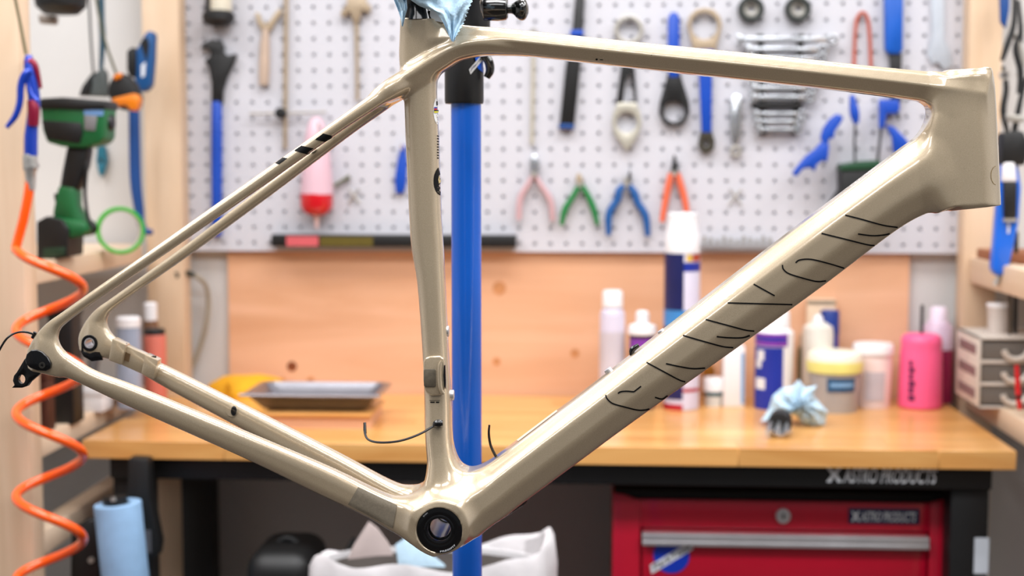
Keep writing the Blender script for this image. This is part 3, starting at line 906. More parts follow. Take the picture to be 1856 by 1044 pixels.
def arc_text(s, cx, cz, r, a0, a1, y, h):
    V, F, W = text_mesh(s)
    out = []
    for v in V:
        a = math.radians(a0 + (a1 - a0) * v[0] / W); rr = r + (v[1] * h if a1 < a0 else -v[1] * h)
        out.append((cx + rr * math.cos(a), y, cz + rr * math.sin(a)))
    return out, F
ncup = [o for o in frame.children if o.name.startswith('bearing_cup')][0]
obj('lettering', cat(arc_text('PRESSFIT', c2[0], c2[1], 0.0222, 272, 318, yn - 0.0047, 0.0016), arc_text('SHIM', c2[0], c2[1], 0.0200, 140, 124, yn - 0.0047, 0.0014)), M_wlet, ncup, smooth=False, label='tiny pale lettering round the rim')

# ---- dropout cover, derailleur hanger, axle inserts
_hn = hit(72, 655, 0)
YN = _hn.y if _hn is not None else YC - 0.0785
def npx(x, y): return (x, y)
obj('dropout_cover', ext([(45, 652), (48, 642), (56, 635), (66, 634), (76, 638), (86, 648), (92, 659), (91, 668), (83, 673), (68, 672), (54, 667), (47, 660)], YN - 0.0035, 0.006), M_cup, frame, bev=0.001, seg=3)
bp = at(79, 661, YN)
obj('cover_bolt', disc_y((bp.x, bp.z), 0.0032, YN - 0.0042, YN, 18, ri=0.0014), mat('dark_bolt', (60, 58, 54), 0.4, metal=0.5), frame)
obj('derailleur_hanger', cat(holed([(45, 650), (56, 665), (76, 675), (62, 686), (54, 693), (49, 700), (40, 703), (21, 703), (26, 698), (23, 690), (25, 681), (30, 675)], 39, 687.5, 6.3, YN + 0.007, 0.006, 1.3)), M_cup, frame, bev=0.0006)
# far side insert seen from inside
_hf = hit(180, 610, 0)
YF = _hf.y - 0.0012
fc = at(162, 622, YF)
ins_ = obj('axle_insert', cat(disc_y((fc.x, fc.z), 0.0089, YF, YF + 0.004, 30, ri=0.0058), ext([(147, 622), (147, 638), (152, 647), (166, 655), (186, 653), (182, 640), (176, 622), (174, 636), (162, 641), (151, 637)], YF + 0.001, 0.003)), M_cup, frame, bev=0.0004)
obj('axle_bush', disc_y((fc.x, fc.z), 0.0056, YF - 0.0003, YF + 0.02, 30, ri=0.0046), M_alu, frame)
# flat-mount pads on the far chain stay
YM = YC + 0.047
for q in ([(203, 613), (228, 625), (220, 662), (196, 653)], [(262, 642), (286, 653), (278, 688), (255, 678)]):
    obj('caliper_mount', ext(q, YM - 0.004, 0.016), M_paint, frame, bev=0.0015)
obj('mount_bridge', ext([(226, 625), (264, 643), (257, 678), (219, 661)], YM + 0.0015, 0.012), M_paint, frame, bev=0.001)
obj('mount_recess', ext([(219, 634), (236, 642), (233, 656), (215, 648)], YM + 0.0008, 0.003), mat('brown_recess', (96, 72, 44), 0.7), frame)
for x, y in ((222, 624), (275, 647)):
    p = at(x, y, YM)
    obj('mount_hole', lathe([(0.004, p.z - 0.0012), (0.004, p.z + 0.0008)], (p.x, p.y + 0.003), 16), M_cup, frame)
decal('port_boss', fan(421, 742, 11, 13, 0.0010), M_paint, FP[('chain_stay', True)])
decal('cable_port', fan(424.5, 745, 5.2, 8.2, 0.0016), M_cup, FP[('chain_stay', True)], 'black oval cable port')
# front derailleur plate on the seat tube
hs = hit(785, 684, 0)
YS = hs.y
fd = obj('derailleur_mount', ext([(767, 656), (771, 649), (779, 646), (797, 645), (804, 650), (806, 660), (806, 705), (803, 714), (796, 717), (783, 718), (773, 712), (769, 704), (767, 690)], YS - 0.0035, 0.006), M_paint, frame, bev=0.0016, seg=3)
obj('pad', ext([(768, 671), (770, 669), (788, 669), (790, 672), (790, 700), (788, 702), (771, 702), (768, 699)], YS - 0.0042, 0.003), mat('grey_composite', (92, 84, 70), 0.6, scale=300, var=0.2), fd, bev=0.0006)
obj('tab', ptube([(800, 654), (797, 664), (797, 690), (800, 708), (805, 714)], YS - 0.004, [2.5, 4, 4.2, 4, 2.5], 10, 4), M_paint, fd)
obj('slot', ext([(805, 662), (807, 662), (808, 690), (808, 706), (805, 698), (803.5, 680)], YS - 0.0045, 0.004), M_cup, fd)
obj('groove', ext([(793, 668), (794.5, 668), (795, 690), (794, 690)], YS - 0.0044, 0.002), M_cup, fd)
for x, y in ((810, 600), (819, 716)):
    p = at(x, y, YC)
    obj('bottle_boss', tube([(p.x - 0.004, YC, p.z), (p.x + 0.0022, YC, p.z)], 0.0055, 16), M_alu, frame, bev=0.0006)
# inner cables that stick out
M_cable = mat('black_cable', (10, 10, 12), 0.4)
hp = hit(795, 768, 0)
yy = hp.y - 0.002
cb = obj('cable_grommet', ptube([(786, 772), (790, 769), (797, 767.5), (803, 767)], yy, [3.5, 7, 8, 5], 14, 3), M_cup, frame)
obj('brake_cable', ptube([(788, 771, yy), (760, 787, yy - 0.012), (725, 799, yy - 0.02), (690, 802, yy - 0.02), (668, 797, yy - 0.014), (661, 783, yy - 0.008), (661, 766, yy - 0.004)], 0, 2.1, 8, 5), M_cable, frame)
obj('cable_end', ptube([(662, 786, yy - 0.008), (661, 766, yy - 0.004)], 0, 2.7, 8), M_cup, frame)
obj('shift_cable', ptube([(906, 838, YC), (897, 824, YC), (889, 806, YC - 0.004), (886, 786, YC - 0.006), (887, 770, YC - 0.006)], 0, [2.6, 2.6, 2.4, 2.2, 1.8], 8, 5), M_cable, frame)
hp = at(62, 606, YC - 0.07)
obj('rear_cable', ptube([(64, 607, YC - 0.07), (48, 602, YC - 0.075), (30, 603, YC - 0.08), (14, 612, YC - 0.085), (2, 629, YC - 0.085), (-8, 650, YC - 0.085)], 0, 2.0, 8, 5), M_cable, frame)
obj('cable_stop', ptube([(64, 602, YC - 0.07), (59, 613, YC - 0.07)], 0, 3.4, 10), M_cup, frame)
# ports and bosses on the upper face of the down tube
for x, y, r, m in ((1101, 669, 4.5, M_alu), (1197, 599, 4.0, M_alu)):
    p = at(x, y, YC); q = at(x + 6, y + 8, YC); d = (p - q).normalized()
    obj('bottle_boss', tube([p - d * 0.006, p + d * 0.0004], r * 0.0009, 16), m, frame, bev=0.0005)
p = at(1150, 633, YC); q = at(1156, 641, YC); d = (p - q).normalized(); e = (at(1160, 625, YC) - p).normalized()
obj('cable_port', tube([p - e * 0.006 - d * 0.003, p - e * 0.002 + d * 0.001, p + e * 0.006 + d * 0.0005], [0.002, 0.003, 0.002], 12, 3), M_cup, frame)
obj('down_tube_guard', ptube([(905, 939), (915, 933), (935, 919), (950, 909), (957, 902)], YC, [1, 4.5, 5, 4.5, 1], 12, 3), M_cup, frame)
# ================================================================== repair stand, towel
M_blue = mat('stand_blue_powdercoat', (0, 90, 196), 0.3, var=0.05, coat=0.5)
M_blk = mat('black_plastic', (10, 10, 12), 0.42, var=0.15)
M_gloss = mat('black_gloss', (9, 9, 9), 0.12, coat=1.0)
YP = 1.62
pc = at(845.5, 522, YP); pr = 27.2 * mpp(845, 522, YP)
stand = thing('repair_stand', 'blue pole of the bicycle repair stand with black clamp head', 'repair stand', (pc.x, YP, 0))
z1 = at(845, 150, YP).z; zc0, zc1 = at(845, 188, YP).z, at(845, 92, YP).z
obj('pole', lathe([(pr, 0.03), (pr, z1)], (pc.x, YP), 40), M_blue, stand)
rc = 35.5 * mpp(842, 150, YP)
obj('collar', lathe([(rc * 0.97, zc0), (rc, zc0 + 0.003), (rc, zc1 - 0.02), (rc * 0.9, zc1)], (pc.x - 0.002, YP), 40), M_blk, stand)
zt = at(845, -110, YP).z
obj('head_tube', lathe([(0.0195, zc1 - 0.002), (0.0195, zt)], (at(857, 20, YP).x, YP), 32), M_blk, stand)
zj = at(760, -70, 1.43).z
jx = at(760, -40, 1.43).x
arm = obj('clamp_arm', tube([(at(857, 20, YP).x, YP, zt - 0.02), (at(840, 20, YP).x, YP - 0.06, zt - 0.015), (jx + 0.02, 1.50, zj), (jx + 0.012, 1.455, zj)], [0.02, 0.022, 0.02, 0.018], 16, 4), M_blk, stand)
for s in (-1, 1):
    obj('clamp_jaw', box(jx - 0.03, jx + 0.03, 1.43 + (0.014 if s > 0 else -0.028), 1.43 + (0.028 if s > 0 else -0.014), zj - 0.028, zj + 0.028), M_blk, stand, bev=0.005)
# cam lever: barrel, neck and ball
YH = 1.56
hd = obj('lever_barrel', ptube([(872, 16), (877, 15), (902, 15), (918, 15), (921, 15)], YH, [15, 22, 23, 21, 17], 24), M_gloss, stand, bev=0.001)
obj('lever_knob', ptube([(918, 16), (928, 16), (936, 16), (946, 17), (953, 17), (958, 17)], YH, [9, 9, 15, 20, 17, 7], 20, 4), M_gloss, hd)
obj('release_lever', ptube([(876, 96), (886, 112), (888, 128), (882, 141)], YP - 0.01, [8, 8.5, 8, 6], 14, 4), M_gloss, stand)
# maker sticker on the collar
def on_col(px, py, lift=0.0006):
    d = ray(px, py); c = Vector((pc.x - 0.002, YP)); R = rc + lift
    a = d.x ** 2 + d.y ** 2; o = Vector((CAM.x - c.x, CAM.y - c.y)); b = 2 * (o.x * d.x + o.y * d.y); q = o.length_squared - R * R
    disc = b * b - 4 * a * q
    t = (-b - math.sqrt(max(disc, 0))) / (2 * a)
    return CAM + d * t
def col_patch(quad, n=8, lift=0.0006):
    A = [Vector((*q, 0)) for q in quad]; V = []; F = []
    for i in range(n + 1):
        for j in range(n + 1):
            p = A[0].lerp(A[1], i / n).lerp(A[3].lerp(A[2], i / n), j / n); V.append(tuple(on_col(p.x, p.y, lift)))
    for i in range(n):
        for j in range(n): k = i * (n + 1) + j; F.append((k, k + n + 1, k + n + 2, k + 1))
    return V, F
cl = [o for o in stand.children if o.name.startswith('collar')][0]
obj('maker_sticker', col_patch([(857, 90), (876, 90), (876, 132), (866, 124)]), mat('sticker_blue', (10, 92, 214), 0.4), cl, label='blue maker sticker with white slanted letters')
obj('sticker_band', col_patch([(850, 126), (874, 98), (876.5, 107), (853, 135)], 8, 0.0009), mat('white_print', (225, 225, 225), 0.4), cl)
V_, F_, W_ = text_mesh('Park', 0.2)
obj('sticker_letters', ([tuple(on_col(852.5 + v[0] / W_ * 21 + v[1] * 1, 131 - v[0] / W_ * 25 - v[1] * 6, 0.0012)) for v in V_], F_), M_navy, cl, smooth=False)
obj('base_plate', cat(lathe([(0.05, 0.0), (0.05, 0.012), (pr + 0.004, 0.018), (pr + 0.004, 0.12), (pr, 0.125)], (pc.x, YP), 32)), M_blk, stand)
for s in (-1, 1):
    obj('leg', tube([(pc.x, YP, 0.05), (pc.x + s * 0.28, YP - 0.42, 0.022), (pc.x + s * 0.34, YP - 0.5, 0.016)], [0.02, 0.018, 0.016], 14, 3), M_blk, stand)
# seat post held by the clamp
sp0, sp1 = at(757, 60, YC), at(757, -150, YC)
spo = thing('seat_post', 'black seat post standing out of the frame under the blue towel', 'seat post', sp0)
obj('shaft', tube([sp0, sp1], 0.0122, 28), M_blk, spo)
obj('seal_collar', tube([at(760, 37, YC), at(758.5, 8, YC)], [0.0166, 0.0128], 28), M_cup, spo)
obj('bare_patch', ext([(780, 17), (803, 26), (804, 41), (784, 37), (779, 28)], YC - 0.012, 0.004), mat('white_print', (225, 225, 225), 0.4), spo)
# crumpled light blue shop towel draped over the clamp
M_towel = mat('blue_shop_towel', (184, 212, 230), 0.85, var=0.06, scale=90, bump=0.5, bscale=260)
def sheet(Lb, Rb, n, m, ybase, amp, seed, fold=0.9, serr=0.0):
    r = np.random.default_rng(seed); ph = r.uniform(0, 6, 8)
    V, F = [], []
    def ev(B, v):
        x = np.interp(v, [b[0] for b in B], [b[1] for b in B]); y = np.interp(v, [b[0] for b in B], [b[2] for b in B]); return x, y
    for i in range(n + 1):
        v = i / n; l = ev(Lb, v); q = ev(Rb, v)
        for j in range(m + 1):
            u = j / m
            x = l[0] + (q[0] - l[0]) * u; y = l[1] + (q[1] - l[1]) * u
            if serr and j == m: x += serr * (1 if i % 2 else -1)
            d = math.sin(u * 9 + v * 3 + ph[0]) * 0.5 + math.sin(u * 17 - v * 9 + ph[1]) * 0.3 + math.sin(u * 5 + v * 14 + ph[2]) * 0.35 + 0.22 * math.sin(u * 31 + v * 23 + ph[3])
            V.append(tuple(at(x, y, ybase + amp * d)))
    k = len(V)
    V += [(x, y + 0.0012, z) for x, y, z in V]
    for i in range(n):
        for j in range(m):
            a = i * (m + 1) + j; b = a + m + 1
            F += [(a, a + 1, b + 1, b), (k + a, k + b, k + b + 1, k + a + 1)]
    rim = [j for j in range(m + 1)] + [i * (m + 1) + m for i in range(1, n + 1)] + [n * (m + 1) + j for j in range(m - 1, -1, -1)] + [i * (m + 1) for i in range(n - 1, 0, -1)]
    for a, b in zip(rim, rim[1:] + rim[:1]): F.append((a, b, k + b, k + a))
    return V, F
tw = thing('shop_towel', 'pale blue crumpled shop towel wrapped round the clamped seat post', 'shop towel', at(780, 30, 1.40))
obj('front_flap', sheet([(0, 735, -75), (0.45, 737, -5), (0.6, 760, 11), (0.75, 790, 22), (0.86, 803, 40), (1, 818, 74)], [(0, 862, -75), (0.5, 858, -4), (0.62, 850, 15), (0.8, 840, 42), (0.93, 829, 62), (1, 822, 76)], 46, 26, 1.402, 0.005, 3, serr=1.6), M_towel, tw)
obj('left_flap', sheet([(0, 712, -75), (0.55, 713, -2), (0.75, 721, 18), (0.9, 727, 36), (1, 728, 47)], [(0, 742, -75), (0.55, 737, -2), (0.75, 738, 16), (0.9, 733, 34), (1, 730, 48)], 26, 10, 1.407, 0.004, 5), M_towel, tw)
obj('wrap', lathe([(0.036, at(760, -10, 1.43).z), (0.04, at(760, -40, 1.43).z), (0.041, at(760, -80, 1.43).z), (0.036, at(760, -130, 1.43).z)], (jx, 1.43), 26, closed=False), M_towel, tw)
# ================================================================== tools on the pegboard
PY = 2.852
M_tblue = mat('tool_blue_vinyl', (8, 70, 178), 0.45, var=0.06)
M_tblue2 = mat('tool_deep_blue', (0, 62, 128), 0.5, var=0.06)
M_tblack = mat('tool_black_steel', (13, 14, 15), 0.5, var=0.15)
M_steel = mat('tool_steel', (178, 174, 166), 0.38, metal=0.55, var=0.08)
M_tan = mat('tool_aged_steel', (170, 152, 128), 0.45, metal=0.3, var=0.1)
M_chrome = mat('tool_chrome', (208, 212, 218), 0.2, metal=0.85, var=0.04)
M_green = mat('green_vinyl', (22, 120, 58), 0.5)
M_orange = mat('orange_vinyl', (222, 104, 70), 0.5)
M_rust = mat('red_orange_steel', (176, 78, 52), 0.5, var=0.15)
M_pinkv = mat('faded_pink_vinyl', (196, 160, 164), 0.5)
M_redbrown = mat('red_brown_vinyl', (150, 84, 66), 0.5)
def hook(t, px, py, Y=2.838):
    p = at(px, py, Y)
    obj('peg_hook', tube([(p.x, PY + 0.004, p.z), (p.x, Y - 0.012, p.z), (p.x, Y - 0.016, p.z + 0.01)], 0.0022, 8), M_chrome, t)
def tool(name, label, catg, px, py, group='tools hanging on the pegboard'):
    return thing(name, label, catg, at(px, py, PY), group)
Y1 = 2.836
# crown race setter / pump head at the top left
t = tool('hanging_bottle', 'white tube with black cup at top left of the pegboard', 'tool', 396, 48)
obj('tube', plathe(400, 2.825, [(-60, 17), (-58, 19), (24, 19)]), mat('ivory_plastic', (214, 206, 186), 0.4), t)
obj('bracket', plathe(379, 2.835, [(-40, 7), (12, 7), (26, 9)]), M_tblack, t)
obj('cup', plathe(396, 2.825, [(20, 24), (26, 29), (36, 29), (45, 22), (48, 12)]), M_tblack, t)
# big wrench: black hook head, blue handle
t = tool('pedal_wrench', 'long wrench with black hooked head and straight blue handle', 'wrench', 393, 398)
obj('head', ext([(362, 88), (368, 78), (384, 71), (400, 74), (406, 84), (404, 92), (409, 100), (418, 100), (424, 97), (428, 102), (422, 118), (411, 140), (404, 165), (403, 188), (383, 188), (383, 150), (378, 122), (370, 110), (381, 102), (380, 92), (374, 87)], Y1, 0.012), M_tblack, t, bev=0.0015)
obj('handle', ptube([(393, 184), (393, 260), (393, 350), (393, 428)], 2.842, [9.5, 10.5, 10, 9.5], 12), M_tblue, t, bev=0.001)
# tan Y wrench
t = tool('spoke_wrench', 'tan fork-topped wrench left of the thin sliding rod', 'wrench', 480, 155)
obj('fork', ext([(462, 22), (470, 24), (474, 38), (482, 44), (490, 36), (497, 24), (507, 14), (511, 22), (499, 40), (491, 56), (474, 56), (466, 42)], Y1 + 0.004, 0.008), M_tan, t, bev=0.001)
obj('handle', ptube([(482, 52), (480, 80), (479, 130), (478, 154)], 2.844, [6, 9, 10, 9], 12), mat('tan_grip', (186, 164, 146), 0.5), t)
# thin rod with crossbar and knob
t = tool('sliding_gauge', 'slim vertical measuring rod with crossbar and black knob', 'gauge', 517, 270)
obj('rod', ptube([(519, -20), (518, 120), (517, 270)], 2.842, 4.2, 10), M_tan, t)
obj('crossbar', ptube([(452, 206), (520, 205), (592, 203)], 2.838, 2.2, 10), M_steel, t)
obj('knob', disc_y((at(509, 205, 2.83).x, at(509, 205, 2.83).z), 0.011, 2.822, 2.84, 18), M_tblack, t, bev=0.001)
# chain tool with rod
t = tool('bearing_press', 'aged steel press tool with crosshead and long rod', 'press tool', 646, 180)
obj('crosshead', ext([(616, 24), (628, 8), (630, -10), (660, -10), (664, 4), (672, 10), (670, 24), (656, 18), (650, 40), (640, 40), (634, 20), (622, 32)], Y1, 0.012), M_tan, t, bev=0.0015)
obj('rod', ptube([(646, 30), (647, 110), (648, 182)], 2.843, [4.5, 3.5, 3.5], 10), M_tan, t)
# pink bleed bottle
t = tool('bleed_bottle', 'clear pink squeeze bottle with red fluid hung nozzle down', 'bottle', 574, 398)
obj('bottle', plathe(574, 2.825, [(212, 6), (222, 14), (250, 21), (300, 26), (345, 29.5), (352, 29.6)]), mat('translucent_pink', (220, 184, 196), 0.35, var=0.04), t)
obj('fluid', plathe(574, 2.825, [(351, 29.8), (374, 29.6), (384, 24), (390, 14)]), mat('red_fluid', (206, 22, 34), 0.25, var=0.05, coat=0.5), t)
obj('nozzle', plathe(574, 2.825, [(388, 9), (396, 5), (414, 3)]), mat('pale_pink_plastic', (226, 196, 196), 0.4), t)
hook(t, 580, 232, 2.80)
t = tool('syringe_clip', 'small grey-green clip beside the pink bleed bottle', 'clip', 622, 336)
obj('rod', ptube([(606, 337), (620, 328), (634, 320)], 2.842, [3.4, 3.2, 4.4], 10), mat('grey_green', (104, 108, 88), 0.5), t)
t = tool('wire_clip', 'small crossed wire clip below the grey-green clip', 'clip', 641, 368)
for a, b in (((632, 342), (652, 368)), ((651, 342), (631, 368))): obj('wire', ptube([a, ((a[0] + b[0]) / 2, 355), b], 2.846, 1.8, 8), M_steel, t)
t = tool('tire_lever', 'short blue lever half hidden behind the seat tube', 'tire lever', 724, 350)
obj('blade', ext([(727, 262), (735, 264), (738, 290), (736, 330), (732, 350), (717, 351), (715, 325), (720, 290)], 2.84, 0.011), M_tblue, t, bev=0.002)
hook(t, 730, 270)
t = tool('thin_rod', 'thin pale steel rod hanging behind the top tube', 'rod', 966, 262)
obj('rod', ptube([(967, 60), (966, 160), (964, 262)], 2.845, 3.6, 8), mat('pale_brass', (196, 190, 172), 0.4, metal=0.3), t)
obj('eye', ringp(967, 56, 6, 3, 2.842, 0.006), M_steel, t)
# freewheel remover stick
t = tool('chain_whip', 'long slanted black lever with blue end behind the top tube', 'lever tool', 1025, 232)
obj('bar', ext([(1043, -10), (1060, -10), (1057, 55), (1052, 120), (1041, 226), (1014, 226), (1025, 120), (1037, 55)], Y1, 0.014), M_tblack, t, bev=0.003)
obj('band', ext([(1034, 54), (1058, 54), (1057, 64), (1033, 64)], Y1 - 0.003, 0.018), M_tblue, t, bev=0.001)
obj('end_cap', ext([(1013, 224), (1041, 225), (1040, 234), (1012, 233)], Y1 - 0.002, 0.016), M_tblue2, t, bev=0.001)
# lockring spanner
t = tool('lockring_spanner', 'double ring steel spanner with dark waist', 'spanner', 1136, 275)
obj('upper_ring', ringp(1140, 54, 27, 19, Y1, 0.009), M_steel, t, bev=0.001)
obj('shank', ext([(1131, 78), (1149, 78), (1150, 126), (1155, 186), (1150, 190), (1146, 150), (1140, 132), (1133, 150), (1128, 190), (1117, 188), (1125, 126)], Y1 + 0.001, 0.008), M_tblack, t, bev=0.001)
obj('lower_ring', holed([(1120, 186), (1153, 186), (1161, 206), (1163, 224), (1157, 245), (1146, 262), (1137, 274), (1127, 262), (1114, 245), (1109, 224), (1111, 206)], 1136, 222, 19, Y1, 0.009), mat('pale_steel', (196, 192, 178), 0.35, metal=0.45), t, bev=0.001)
hook(t, 1140, 40)
# blue handled teardrop
t = tool('ring_wrench', 'blue handled wrench ending in a black teardrop ring', 'wrench', 1222, 230)
obj('handle', ext([(1211, 32), (1216, 22), (1227, 22), (1232, 32), (1232, 110), (1230, 140), (1213, 140), (1210, 110)], Y1 - 0.002, 0.015), M_tblue, t, bev=0.003)
obj('ring', holed([(1213, 126), (1231, 126), (1238, 150), (1249, 185), (1250, 204), (1243, 220), (1235, 228), (1211, 228), (1202, 222), (1194, 204), (1196, 185), (1206, 150)], 1222, 202, 19, Y1, 0.010), M_tblack, t, bev=0.001)
# tan ring with blue handle
t = tool('headset_wrench', 'wide tan ring wrench with blue handle and dark tip', 'wrench', 1279, 280)
obj('ring', holed([(1245, 44), (1250, 28), (1262, 17), (1277, 14), (1293, 17), (1305, 29), (1309, 46), (1302, 72), (1297, 92), (1258, 92), (1252, 72)], 1277, 47, 24, Y1, 0.009, 1.02), M_tan, t, bev=0.001)
obj('handle', ext([(1262, 90), (1294, 90), (1291, 130), (1290, 240), (1272, 240), (1267, 130)], Y1 - 0.002, 0.014), M_tblue, t, bev=0.002)
obj('tip', holed([(1270, 238), (1290, 238), (1296, 256), (1294, 270), (1284, 278), (1272, 276), (1265, 264)], 1280, 260, 6, Y1, 0.010), mat('dark_brown_steel', (52, 48, 36), 0.45), t, bev=0.001)
# small silver items
t = tool('silver_cutter', 'small pale silver cutter left of the wrench rack', 'cutter', 1334, 288)
obj('body', ext([(1324, 180), (1332, 170), (1343, 172), (1347, 190), (1345, 240), (1338, 262), (1328, 262), (1322, 238)], Y1, 0.010), M_chrome, t, bev=0.003)
obj('jaw', ringp(1334, 274, 11, 5, Y1 + 0.002, 0.007), M_steel, t, bev=0.001)
for i, (x, lab) in enumerate(((1362, 'left'), (1447, 'right'))):
    t = tool('lockring_socket', 'round dark socket ring, %s one of the pair above the silver wrenches' % lab, 'socket', x, 40, 'pair of socket rings')
    obj('ring', ringp(x, 16, 24, 14, 2.832, 0.02), mat('gunmetal', (58, 62, 60), 0.4, metal=0.4), t, bev=0.002)
    obj('face', ringp(x, 16, 14.5, 7, 2.840, 0.012), M_steel, t, bev=0.001)
# wrench rack: each combination wrench a thing
wr = [(1332, 1517, 72), (1348, 1500, 90), (1352, 1496, 107), (1355, 1492, 124), (1356, 1488, 142), (1358, 1480, 160), (1356, 1476, 177), (1362, 1462, 207), (1364, 1458, 221), (1368, 1454, 235)]
NTH = ['topmost', 'second', 'third', 'fourth', 'fifth', 'sixth', 'seventh', 'eighth', 'ninth', 'lowest']
for i, (a, b, y) in enumerate(wr):
    t = tool('combination_wrench', 'horizontal silver combination wrench, %s of the racked stack' % NTH[i], 'wrench', (a + b) / 2, y + 6, 'silver wrenches in the rack')
    hw = 7.0 if i < 7 else 5.5
    obj('shank', ext([(a + 12, y - hw * .7), (b - 12, y - hw * .7), (b - 12, y + hw * .7), (a + 12, y + hw * .7)], Y1 - 0.004, 0.006), M_chrome, t, bev=0.001)
    obj('ring_end', ringp(b - 8, y, hw * 1.5, hw * 0.7, Y1 - 0.006, 0.009, 18), M_chrome, t, bev=0.0006)
    obj('open_end', ext([(a + 14, y - hw), (a + 8, y - hw * 1.5), (a, y - hw * 1.4), (a + 6, y - hw * .5), (a + 6, y + hw * .5), (a, y + hw * 1.4), (a + 8, y + hw * 1.5), (a + 14, y + hw)], Y1 - 0.006, 0.009), M_chrome, t, bev=0.0006)
t = tool('wrench_rack', 'dark plastic rack strips holding the silver wrenches', 'rack', 1410, 245)
obj('strip', ext([(1372, 62), (1384, 62), (1390, 244), (1378, 244)], 2.842, 0.010), M_tblack, t)
obj('strip', ext([(1446, 62), (1458, 62), (1446, 244), (1436, 244)], 2.842, 0.010), M_tblack, t)
obj('dark_bar', ext([(1362, 186), (1456, 186), (1452, 197), (1364, 197)], 2.836, 0.012), M_tblack, t, bev=0.001)
# red tweezers
t = tool('bent_rod_tool', 'rust red hairpin shaped rod hanging by its loop', 'rod tool', 1562, 130)
obj('hairpin', ptube([(1547, 150), (1549, 80), (1552, 40), (1558, 26), (1564, 23), (1570, 28), (1574, 42), (1577, 80), (1579, 150)], 2.843, 3.4, 10, 4), M_rust, t)
# blue tool right of it
t = tool('flat_hand_tool', 'broad blue handle with black tip hanging at the right', 'hand tool', 1621, 215)
obj('handle', ext([(1604, -20), (1638, -20), (1637, 92), (1630, 98), (1612, 98), (1605, 90)], Y1 - 0.006, 0.020), mat('bright_tool_blue', (0, 84, 182), 0.45), t, bev=0.004)
obj('shank', ext([(1612, 96), (1635, 96), (1634, 186), (1616, 186)], Y1, 0.010), M_tblack, t, bev=0.002)
obj('grip', ext([(1594, 180), (1630, 180), (1632, 196), (1628, 206), (1608, 206), (1604, 232), (1596, 232)], Y1 - 0.008, 0.018), M_tblue, t, bev=0.003)
obj('spike', ext([(1623, 204), (1630, 206), (1632, 217), (1628, 217)], Y1, 0.006), M_tblack, t)
# grey saw
t = tool('plastic_gauge', 'pale grey-blue flat gauge at the far right of the board', 'gauge', 1700, 130)
obj('plate', ext([(1688, -20), (1712, -20), (1712, 70), (1722, 92), (1726, 120), (1712, 128), (1700, 112), (1690, 118), (1682, 100), (1690, 60)], 2.844, 0.006), mat('pale_blue_grey', (178, 186, 196), 0.5), t, bev=0.001)
# folding hex tools in a holder
t = tool('tool_holder', 'dark green and black cup shaped holder for Y wrenches', 'tool holder', 1550, 400)
obj('cup', ext([(1524, 306), (1596, 300), (1600, 340), (1588, 380), (1560, 400), (1500, 400), (1506, 372), (1524, 344)], 2.80, 0.05), M_tblack, t, bev=0.006)
obj('rim', ext([(1524, 298), (1560, 292), (1596, 290), (1598, 306), (1524, 310)], 2.796, 0.055), mat('dark_green_plastic', (18, 66, 40), 0.5), t, bev=0.003)
t = tool('three_way_wrench', 'bright blue three-way wrench hanging off the left of the dark holder', 'wrench', 1480, 322)
obj('upper_grip', ext([(1518, 205), (1530, 213), (1524, 224), (1514, 238), (1512, 252), (1504, 250), (1502, 264), (1492, 262), (1488, 248), (1493, 232), (1504, 216)], 2.80, 0.018), M_tblue, t, bev=0.004)
obj('lower_grip', ext([(1490, 256), (1504, 262), (1502, 282), (1499, 296), (1492, 290), (1480, 300), (1478, 312), (1470, 304), (1456, 306), (1444, 321), (1436, 316), (1442, 306), (1460, 284), (1478, 270)], 2.80, 0.018), M_tblue, t, bev=0.004)
t = tool('blue_screwdriver', 'slim screwdriver with blue drop handle standing in the dark holder', 'screwdriver', 1549, 310)
obj('handle', ptube([(1544, 172), (1546, 186), (1549, 206), (1552, 224)], 2.81, [4, 7, 9, 5], 12, 3), M_tblue, t)
obj('shaft', ptube([(1550, 220), (1549, 260), (1550, 310)], 2.81, 2.2, 8), M_tblack, t)
t = tool('black_driver', 'second driver with dark shaft leaning right in the dark holder', 'screwdriver', 1592, 300)
obj('shaft', ptube([(1597, 228), (1594, 262), (1589, 305)], 2.81, 2.6, 8), M_tblack, t)
obj('handle', ptube([(1599, 196), (1599, 214), (1597, 232)], 2.81, [5, 6, 4], 10), M_tblue, t)
t = tool('angled_grip', 'blue slanted grip half hidden behind the down tube', 'hand tool', 1630, 270)
obj('grip', ext([(1606, 226), (1622, 230), (1642, 250), (1650, 262), (1640, 276), (1620, 278), (1618, 250)], 2.81, 0.018), M_tblue, t, bev=0.004)
# pliers in the lower row
def pliers(name, label, px, py, jaw, L, R, mj, mL, mR, r, piv):
    t = tool(name, label, 'pliers', px, py, 'row of pliers above the bench')
    obj('jaws', ext(jaw, Y1, 0.010), mj, t, bev=0.002)
    obj('handle', ptube(L, Y1 + 0.002, r, 12, 4), mL, t)
    obj('handle', ptube(R, Y1 + 0.004, r, 12, 4), mR, t)
    p = at(piv[0], piv[1], Y1)
    obj('pivot', disc_y((p.x, p.z), 0.006, Y1 - 0.004, Y1 + 0.002, 14), M_steel, t)
    return t
pliers('cutting_pliers', 'pale pliers with faded pink handles, leftmost of the row', 968, 400, [(960, 296), (962, 284), (968, 278), (974, 284), (979, 300), (974, 318), (962, 318)],
       [(968, 314), (956, 336), (943, 360), (940, 398)], [(968, 314), (982, 338), (998, 364), (1002, 400)], M_chrome, M_pinkv, M_pinkv, [4, 5, 6, 5], (968, 316))
